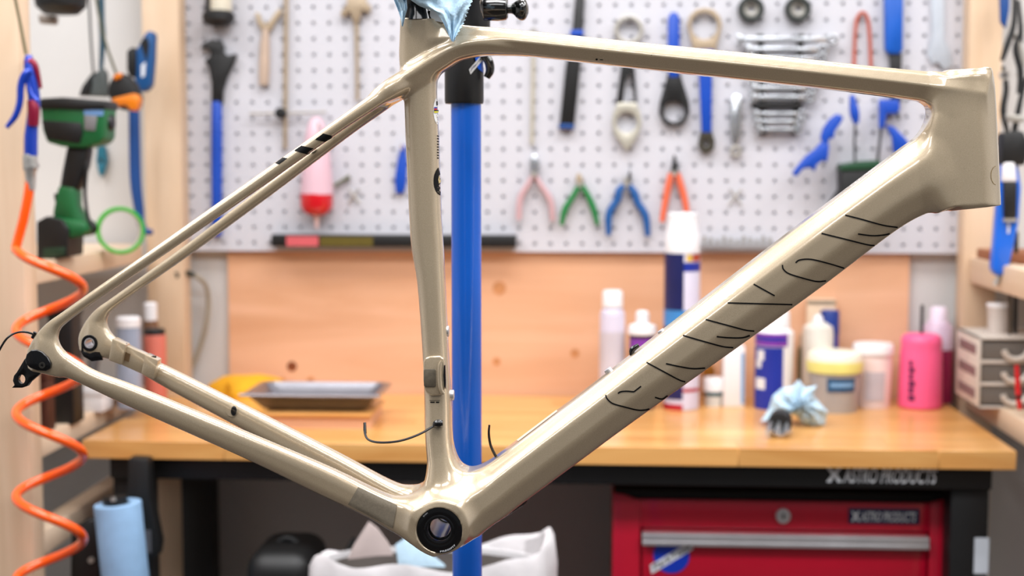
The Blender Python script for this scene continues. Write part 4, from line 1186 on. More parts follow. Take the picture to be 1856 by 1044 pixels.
pliers('snap_ring_pliers', 'small pliers with green and brown handles', 1050, 410, [(1044, 318), (1049, 312), (1054, 318), (1058, 332), (1050, 342), (1044, 334)],
       [(1053, 330), (1040, 354), (1024, 380), (1018, 408)], [(1050, 330), (1064, 352), (1075, 376), (1083, 408)], M_tan, M_green, M_green, [5, 5.5, 6, 4], (1051, 334))
pliers('blue_pliers', 'large pliers with wide bowed blue handles', 1137, 430, [(1128, 312), (1132, 322), (1144, 322), (1142, 310), (1138, 332), (1133, 332)],
       [(1131, 336), (1122, 346), (1119, 362), (1104, 388), (1103, 426)], [(1140, 336), (1150, 350), (1156, 368), (1170, 392), (1174, 428)], M_steel, mat('plier_blue', (20, 84, 150), 0.5), mat('plier_blue', (20, 84, 150), 0.5), [5, 7, 7, 7, 5], (1136, 333))
pliers('orange_pliers', 'narrow nosed pliers with orange handles, rightmost of the row', 1222, 410, [(1218, 300), (1221, 280), (1225, 282), (1228, 302), (1232, 318), (1214, 318)],
       [(1217, 314), (1212, 334), (1206, 366), (1200, 402)], [(1227, 314), (1234, 336), (1241, 362), (1247, 396)], M_tblack, M_orange, M_orange, [6, 6.5, 6, 5], (1222, 314))
t = tool('hex_bit_strip', 'row of small steel bits standing along the bottom of the pegboard', 'bit holder', 1335, 452)
obj('strip', pbox(1270, 442, 1402, 452, 2.832, 0.02), mat('grey_plastic', (140, 138, 140), 0.5), t, bev=0.001)
for k in range(11):
    x = 1277 + k * 11.8
    obj('bit', ptube([(x, 444), (x, 428 + 3 * (k % 3))], 2.84, 3.2, 6), M_steel, t)
# spirit level bar
t = tool('spirit_level', 'long black spirit level with red and olive labels on the pegboard foot', 'spirit level', 712, 448)
obj('bar', pbox(491, 426, 935, 448, 2.822, 0.03), M_tblack, t, bev=0.002)
obj('label', pbox(519, 428, 577, 446, 2.8212, 0.002), mat('faded_red_print', (206, 92, 98), 0.5), t)
obj('label', pbox(580, 429, 676, 446, 2.8212, 0.002), mat('olive_print', (92, 80, 18), 0.5), t)
# small screws / s hooks
t = tool('crossed_pliers', 'faint crossed steel clip right of the pliers row', 'clip', 1332, 372)
for a, b in (((1322, 342), (1344, 372)), ((1344, 342), (1320, 372))): obj('wire', ptube([a, ((a[0] + b[0]) / 2, 356), b], 2.847, 1.6, 8), M_steel, t)
# ================================================================== things on the bench
def onz(px, py, Z):
    d = ray(px, py); return CAM + d * ((Z - CAM.z) / d.z)
def arc(prof, c, a0, a1, n=20):
    V, F = [], []
    for r, z in prof:
        for k in range(n + 1):
            a = math.radians(a0 + (a1 - a0) * k / n); V.append((c[0] + r * math.cos(a), c[1] + r * math.sin(a), z))
    for i in range(len(prof) - 1):
        for k in range(n):
            q = i * (n + 1) + k; F.append((q, q + 1, q + n + 2, q + n + 1))
    return V, F
class Stand:
    """turned things standing on a surface: cx, base pixel row of the front foot, largest half width in px"""
    def __init__(s, cx, base, hw, Z, ymax=2.862):
        s.cx, s.Z = cx, Z
        p = onz(cx, base, Z); r = hw * mpp(cx, base, p.y)
        s.Y = min(p.y + r, ymax - r - 0.001); s.c = at(cx, base, s.Y); s.m = mpp(cx, base, s.Y)
    def z(s, py): return at(s.cx, py, s.Y).z
    def prof(s, pr, foot=False):
        out = [(w * s.m, s.z(y)) for y, w in pr]
        if out[0][1] > out[-1][1]: out = out[::-1]
        if foot: out[0] = (out[0][0], s.Z); out = [q for i, q in enumerate(out) if i == 0 or q[1] > s.Z + 0.001]
        return out
    def lathe(s, pr, foot=False, n=28): return lathe(s.prof(pr, foot), (s.c.x, s.Y), n)
    def shell(s, pr, a0, a1): return arc(s.prof(pr), (s.c.x, s.Y), a0, a1)
    def thing(s, name, label, c, group=None): return thing(name, label, c, (s.c.x, s.Y, s.Z), group)
M_white = mat('white_plastic', (232, 230, 232), 0.35, var=0.02)
M_lilac = mat('lilac_white_plastic', (206, 200, 218), 0.4, var=0.03)
M_purple = mat('purple_label', (122, 52, 158), 0.45)
M_bluel = mat('royal_blue_label', (22, 44, 150), 0.4)
GB = 'bottles and tubs on the bench'
b = Stand(1109, 742, 23, BT); t = b.thing('spray_bottle', 'slim white bottle with tall white cap, leftmost of the bench bottles', 'bottle', GB)
obj('cap', b.lathe([(526, 16), (530, 18.5), (556, 19)]), M_white, t); obj('body', b.lathe([(555, 14), (562, 20), (570, 22.5), (740, 23)], True), M_lilac, t)
obj('label', b.shell([(600, 23.2), (700, 23.3)], 180, 360), mat('grey_label', (196, 190, 200), 0.5), t)
b = Stand(1163, 744, 26, BT); t = b.thing('polish_bottle', 'white topped bottle with dark purple label beside the slim white one', 'bottle', GB)
obj('nozzle', b.lathe([(563, 8), (567, 12), (588, 12)]), M_white, t); obj('shoulder', b.lathe([(586, 14), (590, 25), (604, 26.5), (606, 24)]), M_white, t)
obj('body', b.lathe([(605, 22.5), (612, 23), (742, 23)], True), mat('dark_plum_plastic', (58, 44, 66), 0.4), t)
obj('label', b.shell([(612, 23.3), (632, 23.3)], 200, 350), M_purple, t)
b = Stand(1234, 745, 32, BT, 2.83); t = b.thing('spray_can', 'tall spray can with big white cap, half navy half white', 'spray can', GB)
obj('cap', b.lathe([(385, 24), (388, 27), (420, 28), (424, 31), (458, 31)]), M_white, t)
obj('body', b.lathe([(456, 28), (464, 32), (738, 32), (744, 30)], True), M_lilac, t)
obj('navy_label', b.shell([(458, 32.3), (720, 32.4)], 170, 272), mat('navy_label', (20, 26, 84), 0.4), t)
obj('blue_band', b.shell([(560, 32.6), (590, 32.6)], 170, 285), mat('sky_blue_print', (60, 130, 196), 0.4), t)
obj('purple_band', b.shell([(474, 32.4), (490, 32.4)], 272, 358), M_bluel, t)
obj('spot', b.shell([(459, 32.5), (472, 32.5)], 300, 340), mat('brick_print', (170, 70, 40), 0.5), t)
obj('spot', b.shell([(460, 32.5), (472, 32.5)], 280, 298), mat('yellow_print', (214, 176, 50), 0.5), t)
obj('red_foot', b.shell([(728, 32.5), (742, 32.3)], 170, 272), mat('red_print', (170, 24, 40), 0.4), t)
obj('dark_foot', b.shell([(700, 32.5), (706, 32.5)], 272, 358), mat('red_print', (170, 24, 40), 0.4), t)
b = Stand(1293, 738, 19, BT); t = b.thing('grease_jar', 'small jar with white lid and teal band under the down tube', 'jar', GB)
obj('lid', b.lathe([(684, 17), (687, 19), (708, 19)]), M_white, t); obj('band', b.lathe([(708, 16.5), (716, 16.5)]), mat('teal_plastic', (40, 92, 104), 0.4), t); obj('glass', b.lathe([(715, 16), (736, 16)], True), mat('pale_glass', (198, 196, 190), 0.2), t)
b = Stand(1284, 722, 11, BT); t = b.thing('oil_bottle', 'little amber oil bottle behind the white lidded jar', 'bottle', GB)
obj('bottle', b.lathe([(652, 3), (662, 5), (666, 11), (720, 11)], True), mat('amber_glass', (150, 96, 28), 0.25), t); obj('cap', b.lathe([(648, 5), (660, 5)]), M_tblack, t)
p = onz(1330, 738, BT); t = thing('white_carton', 'narrow white carton standing between jar and blue bottle', 'carton', (at(1330, 738, p.y).x, p.y, BT), GB)
g = pbox(1311, 628, 1350, 738, p.y, 0.05); obj('box', g, M_white, t, bev=0.002); obj('blue_edge', pbox(1343, 640, 1349, 732, p.y - 0.0008, 0.002), mat('pale_blue_print', (120, 164, 206), 0.5), t)
b = Stand(1402, 744, 35, BT); t = b.thing('sealant_bottle', 'big blue and white bottle with purple band and white cap', 'bottle', GB)
obj('cap', b.lathe([(560, 22), (566, 26), (596, 27)]), M_white, t); obj('body', b.lathe([(594, 27), (602, 34), (740, 34.5), (744, 33)], True), M_white, t)
obj('purple_band', b.shell([(601, 34.4), (624, 34.9)], 175, 305), M_purple, t); obj('blue_label', b.shell([(626, 34.9), (738, 35)], 175, 290), M_bluel, t)
obj('blue_stripe', b.shell([(608, 35), (615, 35.1)], 175, 300), M_bluel, t)
sw = cat(b.shell([(632, 35.2), (650, 35.2)], 206, 232), b.shell([(650, 35.2), (664, 35.2)], 200, 222), b.shell([(682, 35.2), (702, 35.2)], 198, 236))
obj('swirl', ([v for v in sw[0]], sw[1]), mat('white_print', (225, 225, 225), 0.4), t)
b = Stand(1480, 736, 27, BT); t = b.thing('glue_bottle', 'white squeeze bottle with sloped shoulders behind the yellow tub', 'bottle', GB)
obj('nozzle', b.lathe([(570, 4), (576, 9), (588, 10)]), M_white, t); obj('body', b.lathe([(584, 14), (592, 26), (604, 28), (718, 28)], True), mat('milky_plastic', (222, 216, 206), 0.4), t)
b = Stand(1502, 690, 15, BT, 2.838); t = b.thing('blue_capped_bottle', 'bottle with tall navy cap at the back of the bench', 'bottle', GB)
obj('cap', b.lathe([(562, 15), (566, 17), (606, 17)]), mat('navy_cap', (24, 52, 128), 0.4), t); obj('body', b.lathe([(604, 16), (690, 16.5)], True), M_bluel, t)
p = onz(1490, 712, BT); t = thing('wooden_block', 'tan wooden block against the plywood behind the bottles', 'block', (at(1490, 700, 2.845).x, 2.85, BT), GB)
g = box(at(1464, 600, 2.83).x, at(1516, 600, 2.83).x, 2.842, 2.862, BT, at(1490, 543, 2.84).z); obj('block', g, M_lumber, t, bev=0.002); obj('end_strip', box(at(1464, 600, 2.83).x, at(1516, 600, 2.83).x, 2.8405, 2.842, at(1490, 552, 2.83).z, at(1490, 545, 2.83).z), M_tan, t)
b = Stand(1452, 712, 7, BT); t = b.thing('dark_vial', 'slim dark green vial with tan cap left of the yellow lid', 'vial', GB)
obj('vial', b.lathe([(628, 5), (634, 7), (712, 7)], True), mat('dark_green_glass', (44, 58, 20), 0.3), t); obj('cap', b.lathe([(606, 4), (628, 4.5)]), M_tan, t)
b = Stand(1580, 742, 37, BT); t = b.thing('white_tub', 'white screw lid tub behind the yellow lidded one', 'tub', GB)
obj('lid', b.lathe([(622, 34), (626, 36), (640, 36)]), M_white, t); obj('body', b.lathe([(640, 33), (662, 34), (740, 31)], True), mat('pinkish_white', (236, 216, 214), 0.4), t)
obj('label', b.shell([(670, 33.9), (722, 32.5)], 235, 300), mat('grey_label', (196, 190, 200), 0.5), t)
b = Stand(1511, 752, 51, BT); t = b.thing('grease_tub', 'grey tub with bright yellow lid and blue label', 'tub', GB)
obj('lid_rim', b.lathe([(650, 50), (654, 51), (672, 49)]), mat('yellow_lid', (230, 222, 130), 0.4), t)
obj('lid_top', b.lathe([(636, 40), (640, 47), (650, 50.5), (652, 50.5)]), mat('pale_lid', (236, 232, 212), 0.4), t); obj('body', b.lathe([(670, 45.5), (675, 46), (746, 43), (750, 41)], True), mat('silver_grey_plastic', (168, 164, 162), 0.35, metal=0.2), t)
lb_ = obj('label', b.shell([(680, 46.2), (704, 45.4)], 245, 312), mat('label_blue_dark', (34, 78, 116), 0.4), t)
obj('label_text', b.shell([(688, 46.4), (695, 46.2)], 252, 306), mat('pale_blue_print', (120, 164, 206), 0.5), lb_)
# pink flask
M_pink = mat('hot_pink_plastic', (248, 96, 146), 0.4, var=0.03)
b = Stand(1667, 744, 39, BT); t = b.thing('pink_flask', 'hot pink drinking flask with straw and vertical purple print', 'flask', GB)
obj('body', b.lathe([(604, 20), (606, 30), (611, 35), (621, 36.5), (628, 35.5), (638, 37.5), (734, 39), (742, 36)], True, 32), M_pink, t)
obj('straw', b.lathe([(553, 3), (606, 3)]), M_tblack, t)
# lettering running up the flask
gl_ = []
for k_, (ya, yb_, wa) in enumerate(((722, 711, 1.0), (708, 698, 0.8), (696, 686, 1.0), (683, 674, 0.7), (671, 662, 0.9), (659, 650, 0.6))):
    gl_.append(b.shell([(ya, 39.3), (yb_, 39.2)], 226, 226 + 18 * wa))
obj('vertical_print', cat(*gl_), mat('dark_purple_print', (88, 14, 70), 0.5), t)
b = Stand(1697, 732, 28, BT); t = b.thing('magenta_bottle', 'lilac bottle half full of magenta fluid behind the pink flask', 'bottle', GB)
obj('neck', b.lathe([(556, 12), (560, 15), (578, 16), (584, 18)]), mat('lilac_cap', (226, 214, 230), 0.4), t); obj('upper', b.lathe([(582, 18), (592, 26), (633, 28)]), mat('lilac_plastic', (206, 184, 204), 0.35), t); obj('fluid', b.lathe([(632, 28.2), (730, 28.2)], True), mat('magenta_fluid', (150, 22, 76), 0.25), t)
# blue towel on the bench + brush under it
p = onz(1440, 772, BT)
def crumple(pts_top, c_px, base, Z, seed, col, name, label, catg):
    """lumpy cloth heap: a displaced dome whose outline follows the pixels"""
    r = np.random.default_rng(seed)
    cen = onz(c_px[0], base, Z); Y = cen.y + 0.03
    V, F = [], []; n, m = 40, 14
    L, R, top = pts_top
    cx = (L + R) / 2; hw = (R - L) / 2 * mpp(cx, base, Y); H = (base - top) * mpp(cx, base, Y)
    X = at(cx, base, Y).x; ph = r.uniform(0, 6.3, 12)
    for i in range(m + 1):
        f = i / m
        for k in range(n):
            a = 2 * math.pi * k / n
            w = 1 + 0.16 * math.sin(3 * a + ph[0]) + 0.12 * math.sin(5 * a + ph[1] + f * 4) + 0.07 * math.sin(9 * a + ph[2] - f * 6)
            rr = math.cos(f * math.pi / 2) ** 0.7 * w
            z = H * math.sin(f * math.pi / 2) * (1 + 0.18 * math.sin(2 * a + ph[3]) * (1 - f) + 0.1 * math.sin(7 * a + ph[4] + f * 5) * (1 - f))
            V.append((X + hw * rr * math.cos(a), Y + hw * 0.6 * rr * math.sin(a), Z + max(0.0, z)))
    for i in range(m):
        for k in range(n):
            j = (k + 1) % n; F.append((i * n + k, i * n + j, (i + 1) * n + j, (i + 1) * n + k))
    F.append(tuple(m * n + k for k in range(n)))
    return solo(name, (V, F), col, label, catg)
def cloth_lump(outline, cen, Yb, Z, thick, seed, col, name, label, catg):
    """crumpled cloth: outline in px round a centre, puffed towards the camera and creased"""
    r = np.random.default_rng(seed); n, m = len(outline) * 3, 7
    O = []
    for i in range(len(outline)):
        a, b_ = Vector(outline[i]), Vector(outline[(i + 1) % len(outline)])
        O += [a, a.lerp(b_, 1 / 3), a.lerp(b_, 2 / 3)]
    V, F = [], []
    for side in (-1, 1):
        for i in range(m + 1):
            f = 1 - i / m
            for k in range(n):
                q = Vector(cen).lerp(O[k], f); j = 0 if f == 1 else 1
                q = q + Vector((r.uniform(-1.2, 1.2), r.uniform(-1.2, 1.2))) * j
                y = Yb + side * thick * math.sqrt(max(0.0, 1 - f * f)) * (0.75 + 0.25 * math.sin(k * 1.3 + i)) + j * r.uniform(-0.0025, 0.0025)
                p_ = at(q.x, q.y, Yb); V.append((p_.x, y, max(p_.z, Z + 0.0005)))
    for s_ in range(2):
        o = s_ * (m + 1) * n
        for i in range(m):
            for k in range(n):
                j = (k + 1) % n; F.append((o + i * n + k, o + i * n + j, o + (i + 1) * n + j, o + (i + 1) * n + k))
    for k in range(n): j = (k + 1) % n; F.append((k, j, (m + 1) * n + j, (m + 1) * n + k))
    return solo(name, (V, F), col, label, catg)
cloth_lump([(1378, 764), (1393, 742), (1400, 718), (1416, 704), (1436, 700), (1448, 688), (1460, 703), (1481, 698), (1474, 716), (1488, 732), (1501, 746), (1494, 772), (1476, 776), (1456, 768), (1444, 754), (1424, 746), (1404, 762)],
           (1446, 730), onz(1446, 776, BT).y + 0.03, BT, 0.035, 11, M_towel, 'shop_towel', 'crumpled pale blue towel lying on the bench before the tubs', 'shop towel')
p = onz(1412, 796, BT)
t = thing('wire_brush', 'black and silver brush lying at the bench edge by the towel', 'brush', (p.x, p.y + 0.03, BT))
obj('ferrule', tube([(p.x + 0.012, p.y + 0.075, BT + 0.02), (p.x + 0.004, p.y + 0.035, BT + 0.018)], [0.02, 0.021], 18), M_tblack, t, bev=0.001)
for k in range(9):
    obj('bristle', tube([(p.x + 0.004 + (k - 4) * 0.0045, p.y + 0.036, BT + 0.018 + 0.006 * math.sin(k * 2.1)), (p.x - 0.001 + (k - 4) * 0.005, p.y + 0.004, BT + 0.008 + 0.004 * math.sin(k))], 0.0022, 6), M_chrome, t)
obj('handle', tube([(p.x + 0.012, p.y + 0.072, BT + 0.02), (p.x + 0.016, p.y + 0.09, BT + 0.018)], [0.012, 0.009], 12), M_tblack, t)
# stainless tray on a low wooden box, yellow cloth
p = onz(580, 778, BT); q = onz(480, 778, BT)
bx0, bx1 = at(478, 770, p.y).x, at(672, 770, p.y).x; zb = at(575, 750, p.y).z
t = thing('wooden_box', 'low plywood box under the stainless tray on the bench', 'box', ((bx0 + bx1) / 2, p.y + 0.08, BT))
obj('top', box(bx0, bx1, p.y, p.y + 0.16, zb - 0.006, zb), M_top, t, bev=0.001)
obj('side', box(bx0, bx1, p.y + 0.006, p.y + 0.012, BT, zb - 0.006), M_ply, t)
for x in (bx0 + 0.004, bx1 - 0.012): obj('end', box(x, x + 0.008, p.y + 0.012, p.y + 0.158, BT, zb - 0.006), M_ply, t)
def tray(x0, x1, y0, y1, z0, z1, fl):
    V, F = [], []
    def ring(i, z, rad=0.02):
        s = len(V); a0, a1, b0, b1 = x0 + i, x1 - i, y0 + i, y1 - i
        for cx, cy, st in ((a1 - rad, b1 - rad, 0), (a0 + rad, b1 - rad, 90), (a0 + rad, b0 + rad, 180), (a1 - rad, b0 + rad, 270)):
            for k in range(6):
                a = math.radians(st + 18 * k); V.append((cx + rad * math.cos(a), cy + rad * math.sin(a), z))
        return s
    R = [ring(0.020, z0), ring(-0.004, z1 - 0.004), ring(-fl, z1 - 0.003), ring(-fl, z1), ring(0, z1), ring(0.020, z0 + 0.004), ring(0.024, z0 + 0.002)]
    n = 24
    for a, b_ in zip(R[:-1], R[1:]):
        for k in range(n): j = (k + 1) % n; F.append((a + k, a + j, b_ + j, b_ + k))
    F.append(tuple(R[-1] + k for k in range(n)))
    return V, F
ty = p.y + 0.012
t = thing('steel_tray', 'shallow stainless steel tray on the left of the bench', 'tray', ((bx0 + bx1) / 2, ty + 0.08, zb))
tx0, tx1 = at(436, 730, ty).x, at(690, 730, ty).x; zt_ = at(560, 716, ty).z
obj('pan', tray(tx0 + 0.012, tx1 - 0.012, ty, ty + 0.15, zb + 0.001, zt_, 0.01), mat('tray_steel', (150, 150, 158), 0.28, metal=0.9), t)
obj('rim', tube([(tx0, ty - 0.008, zt_), (tx1, ty - 0.008, zt_)], 0.003, 8), mat('tray_steel', (150, 150, 158), 0.28, metal=0.9), t)
yc = crumple((386, 512, 684), (448, 0), 722, BT, 4, mat('yellow_cloth', (226, 164, 24), 0.85, var=0.12, bump=0.4), 'cleaning_cloth', 'yellow cloth heaped behind the steel tray', 'cloth')
# grey cable on the wall left of the plywood
M_gcable = mat('grey_cable', (150, 142, 126), 0.5)
t = thing('power_cable', 'grey power cable with dark plug hanging left of the plywood', 'cable', at(345, 690, 2.86))
obj('cord', ptube([(338, 496, 2.83), (358, 502, 2.835), (374, 520, 2.85), (378, 555, 2.86), (371, 600, 2.86), (358, 640, 2.86), (345, 672, 2.86), (340, 700, 2.855), (338, 728, 2.85)], 0, 4.3, 10, 5), M_gcable, t)
obj('plug', ptube([(318, 499, 2.80), (336, 495, 2.82), (352, 499, 2.832)], 0, [6, 6, 4.5], 12, 3), mat('dark_green_plug', (40, 44, 34), 0.5), t)
# ================================================================== left side: hose, guns, drill, shelf things
M_hose = mat('orange_hose', (255, 92, 12), 0.22, var=0.03, coat=0.6, spec=0.5)
YH_ = 2.13
t = thing('air_hose', 'bright orange coiled air hose hanging in front of the left post', 'air hose', at(90, 1044, YH_))
pts = []
mh = mpp(90, 700, YH_)
pre = [(56, 318, YH_), (52, 350, YH_), (42, 400, YH_), (30, 448, YH_ - 0.004)]
for k in range(0, 150):
    ph = k / 24 * 2 * math.pi
    y = 448 + 151 * ph / (2 * math.pi)
    A = 61
    pts.append((90 - A * math.cos(ph), y + 0, YH_ - A * mh * math.sin(ph)))
P = [at(*q) for q in pre[:-1]] + [at(x, y, Y) for x, y, Y in pts]
obj('coil', tube(P, 8.6 * mh, 14, 2), M_hose, t)
M_sil = mat('nickel_fitting', (190, 188, 184), 0.3, metal=0.7)
cp = obj('coupling', plathe(55, YH_, [(279, 12), (284, 13), (306, 13), (312, 10), (330, 9), (344, 8)], 20), M_sil, t)
obj('sleeve', plathe(57, YH_, [(296, 14), (304, 14)], 20), M_sil, cp)
# blow gun
M_gblue = mat('anodised_blue', (24, 62, 176), 0.28, metal=0.3, coat=0.4)
M_gred = mat('anodised_red', (128, 14, 48), 0.35, metal=0.3)
t = thing('blow_gun', 'blue and red air blow gun hooked upside down on the left post', 'blow gun', at(55, 280, YH_))
obj('body', ptube([(52, 100), (53, 118), (58, 150), (62, 185), (58, 225), (56, 250), (56, 282)], YH_, [6, 10, 11, 11, 11, 12, 12], 16, 3), M_gblue, t)
obj('red_grip', ptube([(58, 182), (61, 200), (60, 228)], YH_ - 0.004, [9, 11, 10], 14, 3), M_gred, t)
obj('red_band', ptube([(46, 116), (56, 112), (64, 120), (70, 140), (74, 160)], YH_ - 0.002, [6, 7, 6, 4, 3], 12, 3), M_gred, t)
obj('lever', ptube([(56, 128), (46, 136), (38, 155), (36, 185), (28, 210), (12, 231)], YH_ - 0.008, [6, 8, 7, 6.5, 6, 4], 12, 4, 0.7), M_gblue, t)
obj('trigger_link', ptube([(52, 150), (56, 170), (68, 184)], YH_ - 0.006, [5, 6, 4], 10, 3), M_gblue, t)
obj('nozzle_wire', ptube([(22, -30), (30, 10), (38, 50), (47, 98)], YH_ + 0.004, 3.0, 10, 4), mat('olive_tube', (104, 94, 62), 0.5), t)
obj('hang_hook', tube([at(52, 110, YH_), at(52, 106, 2.202)], 0.003, 8), M_sil, t)
# cordless drill standing on its battery on the upper shelf
YD = 2.34
M_dgreen = mat('drill_green', (18, 96, 48), 0.45)
t = thing('cordless_drill', 'green and black cordless drill standing on the upper left shelf', 'drill', at(105, 472, YD))
obj('motor_case', ext([(72, 196), (76, 186), (120, 184), (186, 186), (190, 200), (188, 250), (180, 260), (150, 268), (112, 266), (84, 258), (76, 236)], YD, 0.06), M_dgreen, t, bev=0.005, seg=2)
obj('top_rib', ext([(68, 190), (72, 178), (112, 176), (190, 182), (191, 198), (152, 200), (112, 198), (72, 198)], YD - 0.004, 0.068), M_tblack, t, bev=0.004)
obj('side_panel', ext([(74, 218), (146, 222), (150, 240), (144, 260), (84, 252)], YD - 0.003, 0.01), M_tblack, t, bev=0.002)
obj('grey_panel', ext([(152, 208), (176, 210), (172, 238), (152, 236)], YD - 0.002, 0.008), mat('mid_grey_plastic', (120, 118, 120), 0.5), t, bev=0.002)
obj('chuck', ptube([(186, 222, YD + 0.03), (196, 222, YD + 0.03), (206, 222, YD + 0.03)], 0, [22, 18, 12], 18), M_tblack, t)
obj('maker_strip', ext([(152, 198), (188, 200), (186, 210), (152, 208)], YD - 0.001, 0.003), mat('steel_blue_print', (110, 150, 200), 0.4), t)
obj('grip', ext([(120, 258), (160, 262), (154, 300), (142, 336), (134, 352), (104, 346), (110, 310)], YD + 0.012, 0.036), M_tblack, t, bev=0.01, seg=3)
obj('lower_grip', ext([(104, 334), (136, 338), (136, 372), (146, 396), (152, 408), (118, 410), (92, 392), (98, 362)], YD + 0.010, 0.04), M_dgreen, t, bev=0.008)
obj('trigger', ext([(96, 350), (112, 352), (110, 366), (98, 366)], YD + 0.02, 0.02), M_tblack, t, bev=0.003)
obj('foot', ext([(84, 392), (118, 396), (152, 402), (158, 416), (152, 428), (118, 434), (84, 424)], YD + 0.004, 0.06), M_dgreen, t, bev=0.008)
obj('battery', ext([(66, 402), (84, 392), (112, 398), (124, 416), (122, 466), (70, 474), (66, 470)], YD - 0.002, 0.075), M_tblack, t, bev=0.008, seg=3)
obj('battery_plate', ext([(78, 450), (118, 448), (117, 464), (78, 468)], YD - 0.004, 0.004), mat('dark_green_plate', (30, 58, 40), 0.4), t, bev=0.001)
obj('belt_strap', ptube([(152, 262, YD + 0.03), (156, 300, YD + 0.02), (154, 350, YD + 0.02), (160, 395, YD + 0.02), (172, 412, YD + 0.02), (168, 424, YD + 0.02)], 0, [4, 4.5, 3.5, 3.5, 5, 3], 10, 4), M_tblack, t)
# black domed tool at the top left
t = thing('dome_lamp', 'black shallow dome shade at the top left corner', 'lamp shade', at(110, 20, 2.5), 'things hanging at the left')
c_ = at(110, 0, 2.5)
obj('dome', lathe([(0.012, at(110, 27, 2.5).z), (0.03, at(110, 25, 2.5).z), (0.043, at(110, 12, 2.5).z), (0.046, at(110, -10, 2.5).z), (0.046, at(110, -40, 2.5).z)], (c_.x, 2.5), 28), M_tblack, t)
obj('grey_foot', ext([(68, 26), (100, 28), (98, 44), (70, 42)], 2.52, 0.02), mat('taupe_plastic', (150, 138, 128), 0.5), t, bev=0.003)
obj('stem', tube([(c_.x, 2.5, at(110, -20, 2.5).z), (c_.x, 2.5, 2.7)], 0.006, 8), M_tblack, t)
# hanging devices on cables
t = thing('hanging_tester', 'black and orange handset hanging on cables left of the rear post', 'handset', at(222, 200, 2.61), 'things hanging at the left')
obj('body', ext([(196, 150), (206, 132), (222, 132), (240, 150), (250, 176), (246, 200), (216, 200), (200, 184), (192, 168)], 2.60, 0.04), M_tblack, t, bev=0.008)
obj('orange_grip', ext([(200, 178), (218, 174), (244, 168), (251, 180), (246, 200), (236, 202), (226, 190), (204, 194)], 2.59, 0.03), mat('handset_orange', (232, 128, 16), 0.4), t, bev=0.006)
obj('orange_cap', ext([(204, 136), (218, 131), (219, 140), (206, 146)], 2.592, 0.02), mat('handset_orange', (232, 128, 16), 0.4), t, bev=0.003)
obj('wire', ptube([(168, -40), (180, 30), (192, 80), (204, 115), (211, 134)], 2.61, 2.6, 8, 5), mat('olive_wire', (84, 82, 54), 0.5), t)
t = thing('scraper', 'grey triangular scraper hanging by a teal strap', 'scraper', at(165, 175, 2.64), 'things hanging at the left')
obj('blade', ext([(144, 174), (150, 154), (164, 134), (178, 128), (186, 122), (192, 134), (194, 176)], 2.68, 0.018), mat('slate_plastic', (74, 80, 80), 0.5), t, bev=0.004)
obj('edge', ext([(142, 174), (148, 156), (164, 134), (166, 150), (160, 174)], 2.675, 0.02), M_tblack, t, bev=0.003)
obj('strap', ptube([(183, -40), (184, 30), (186, 70), (183, 128)], 2.69, [6, 6, 6, 4], 10, 4, 0.4), mat('teal_strap', (30, 66, 84), 0.6), t)
t = thing("lanyard", 'thin dark lanyard hanging down from above at the left', "lanyard", at(176, 110, 2.67), 'things hanging at the left')
obj('cord', ptube([(160, -40), (163, 40), (166, 90), (170, 140)], 2.67, 2.2, 8, 4), M_tblack, t)
t = thing('bar_clamp', 'long dark blue bar clamp hung beside the left rear post', 'clamp', at(245, 425, 2.74), 'things hanging at the left')
obj('bar', ptube([(243, 195), (244, 260), (246, 330), (252, 380), (256, 405), (266, 420), (276, 420)], 2.74, [10, 10.5, 10.5, 9, 7, 6, 5], 12, 4), M_tblue2, t)
obj('head', ext([(244, 94), (262, 60), (270, 54), (278, 60), (276, 110), (272, 155), (262, 166), (248, 166), (242, 140)], 2.72, 0.03), mat('clamp_blue', (18, 78, 136), 0.45), t, bev=0.006)
obj('pad', ext([(229, 92), (240, 84), (246, 96), (246, 140), (234, 140), (229, 126)], 2.715, 0.035), M_tblack, t, bev=0.004)
obj('window', ext([(256, 118), (264, 112), (262, 138), (256, 140)], 2.7195, 0.002), M_wlet, t)
obj('slide', ext([(254, 76), (266, 66), (270, 80), (266, 112)], 2.718, 0.004), M_tblack, t)
t = thing('tape_roll', 'roll of bright green tape standing on the upper left shelf', 'tape roll', at(214, 462, 2.56))
tc_ = at(214, 418, 2.56); R_ = 43 * mpp(214, 418, 2.56)
V, Fq = disc_y((tc_.x, tc_.z), R_, 2.56, 2.585, 40, ri=R_ * 0.84)
g_ = tilt((V, Fq), Vector((tc_.x, 2.572, tc_.z)), 'Z', 24)
obj('tape', g_, mat('bright_green_tape', (58, 172, 46), 0.35), t, bev=0.001)
V, Fq = disc_y((tc_.x, tc_.z), R_ * 0.845, 2.561, 2.584, 40, ri=R_ * 0.81)
obj('core', tilt((V, Fq), Vector((tc_.x, 2.572, tc_.z)), 'Z', 24), mat('card_core', (206, 196, 180), 0.7), t)
t = thing('teal_plumb', 'small teal drop shaped tool with dark eye on the white wall', 'tool', at(183, 320, 2.86), 'things hanging at the left')
obj('drop', holed([(176, 268), (183, 258), (190, 268), (193, 290), (188, 312), (183, 321), (178, 312), (174, 290)], 183.5, 292, 4, 2.864, 0.012), mat('teal_tool', (24, 104, 126), 0.45), t, bev=0.002)
obj('cord', ptube([(183, 262), (182, 220), (181, 190)], 2.87, 1.5, 8), M_gcable, t)
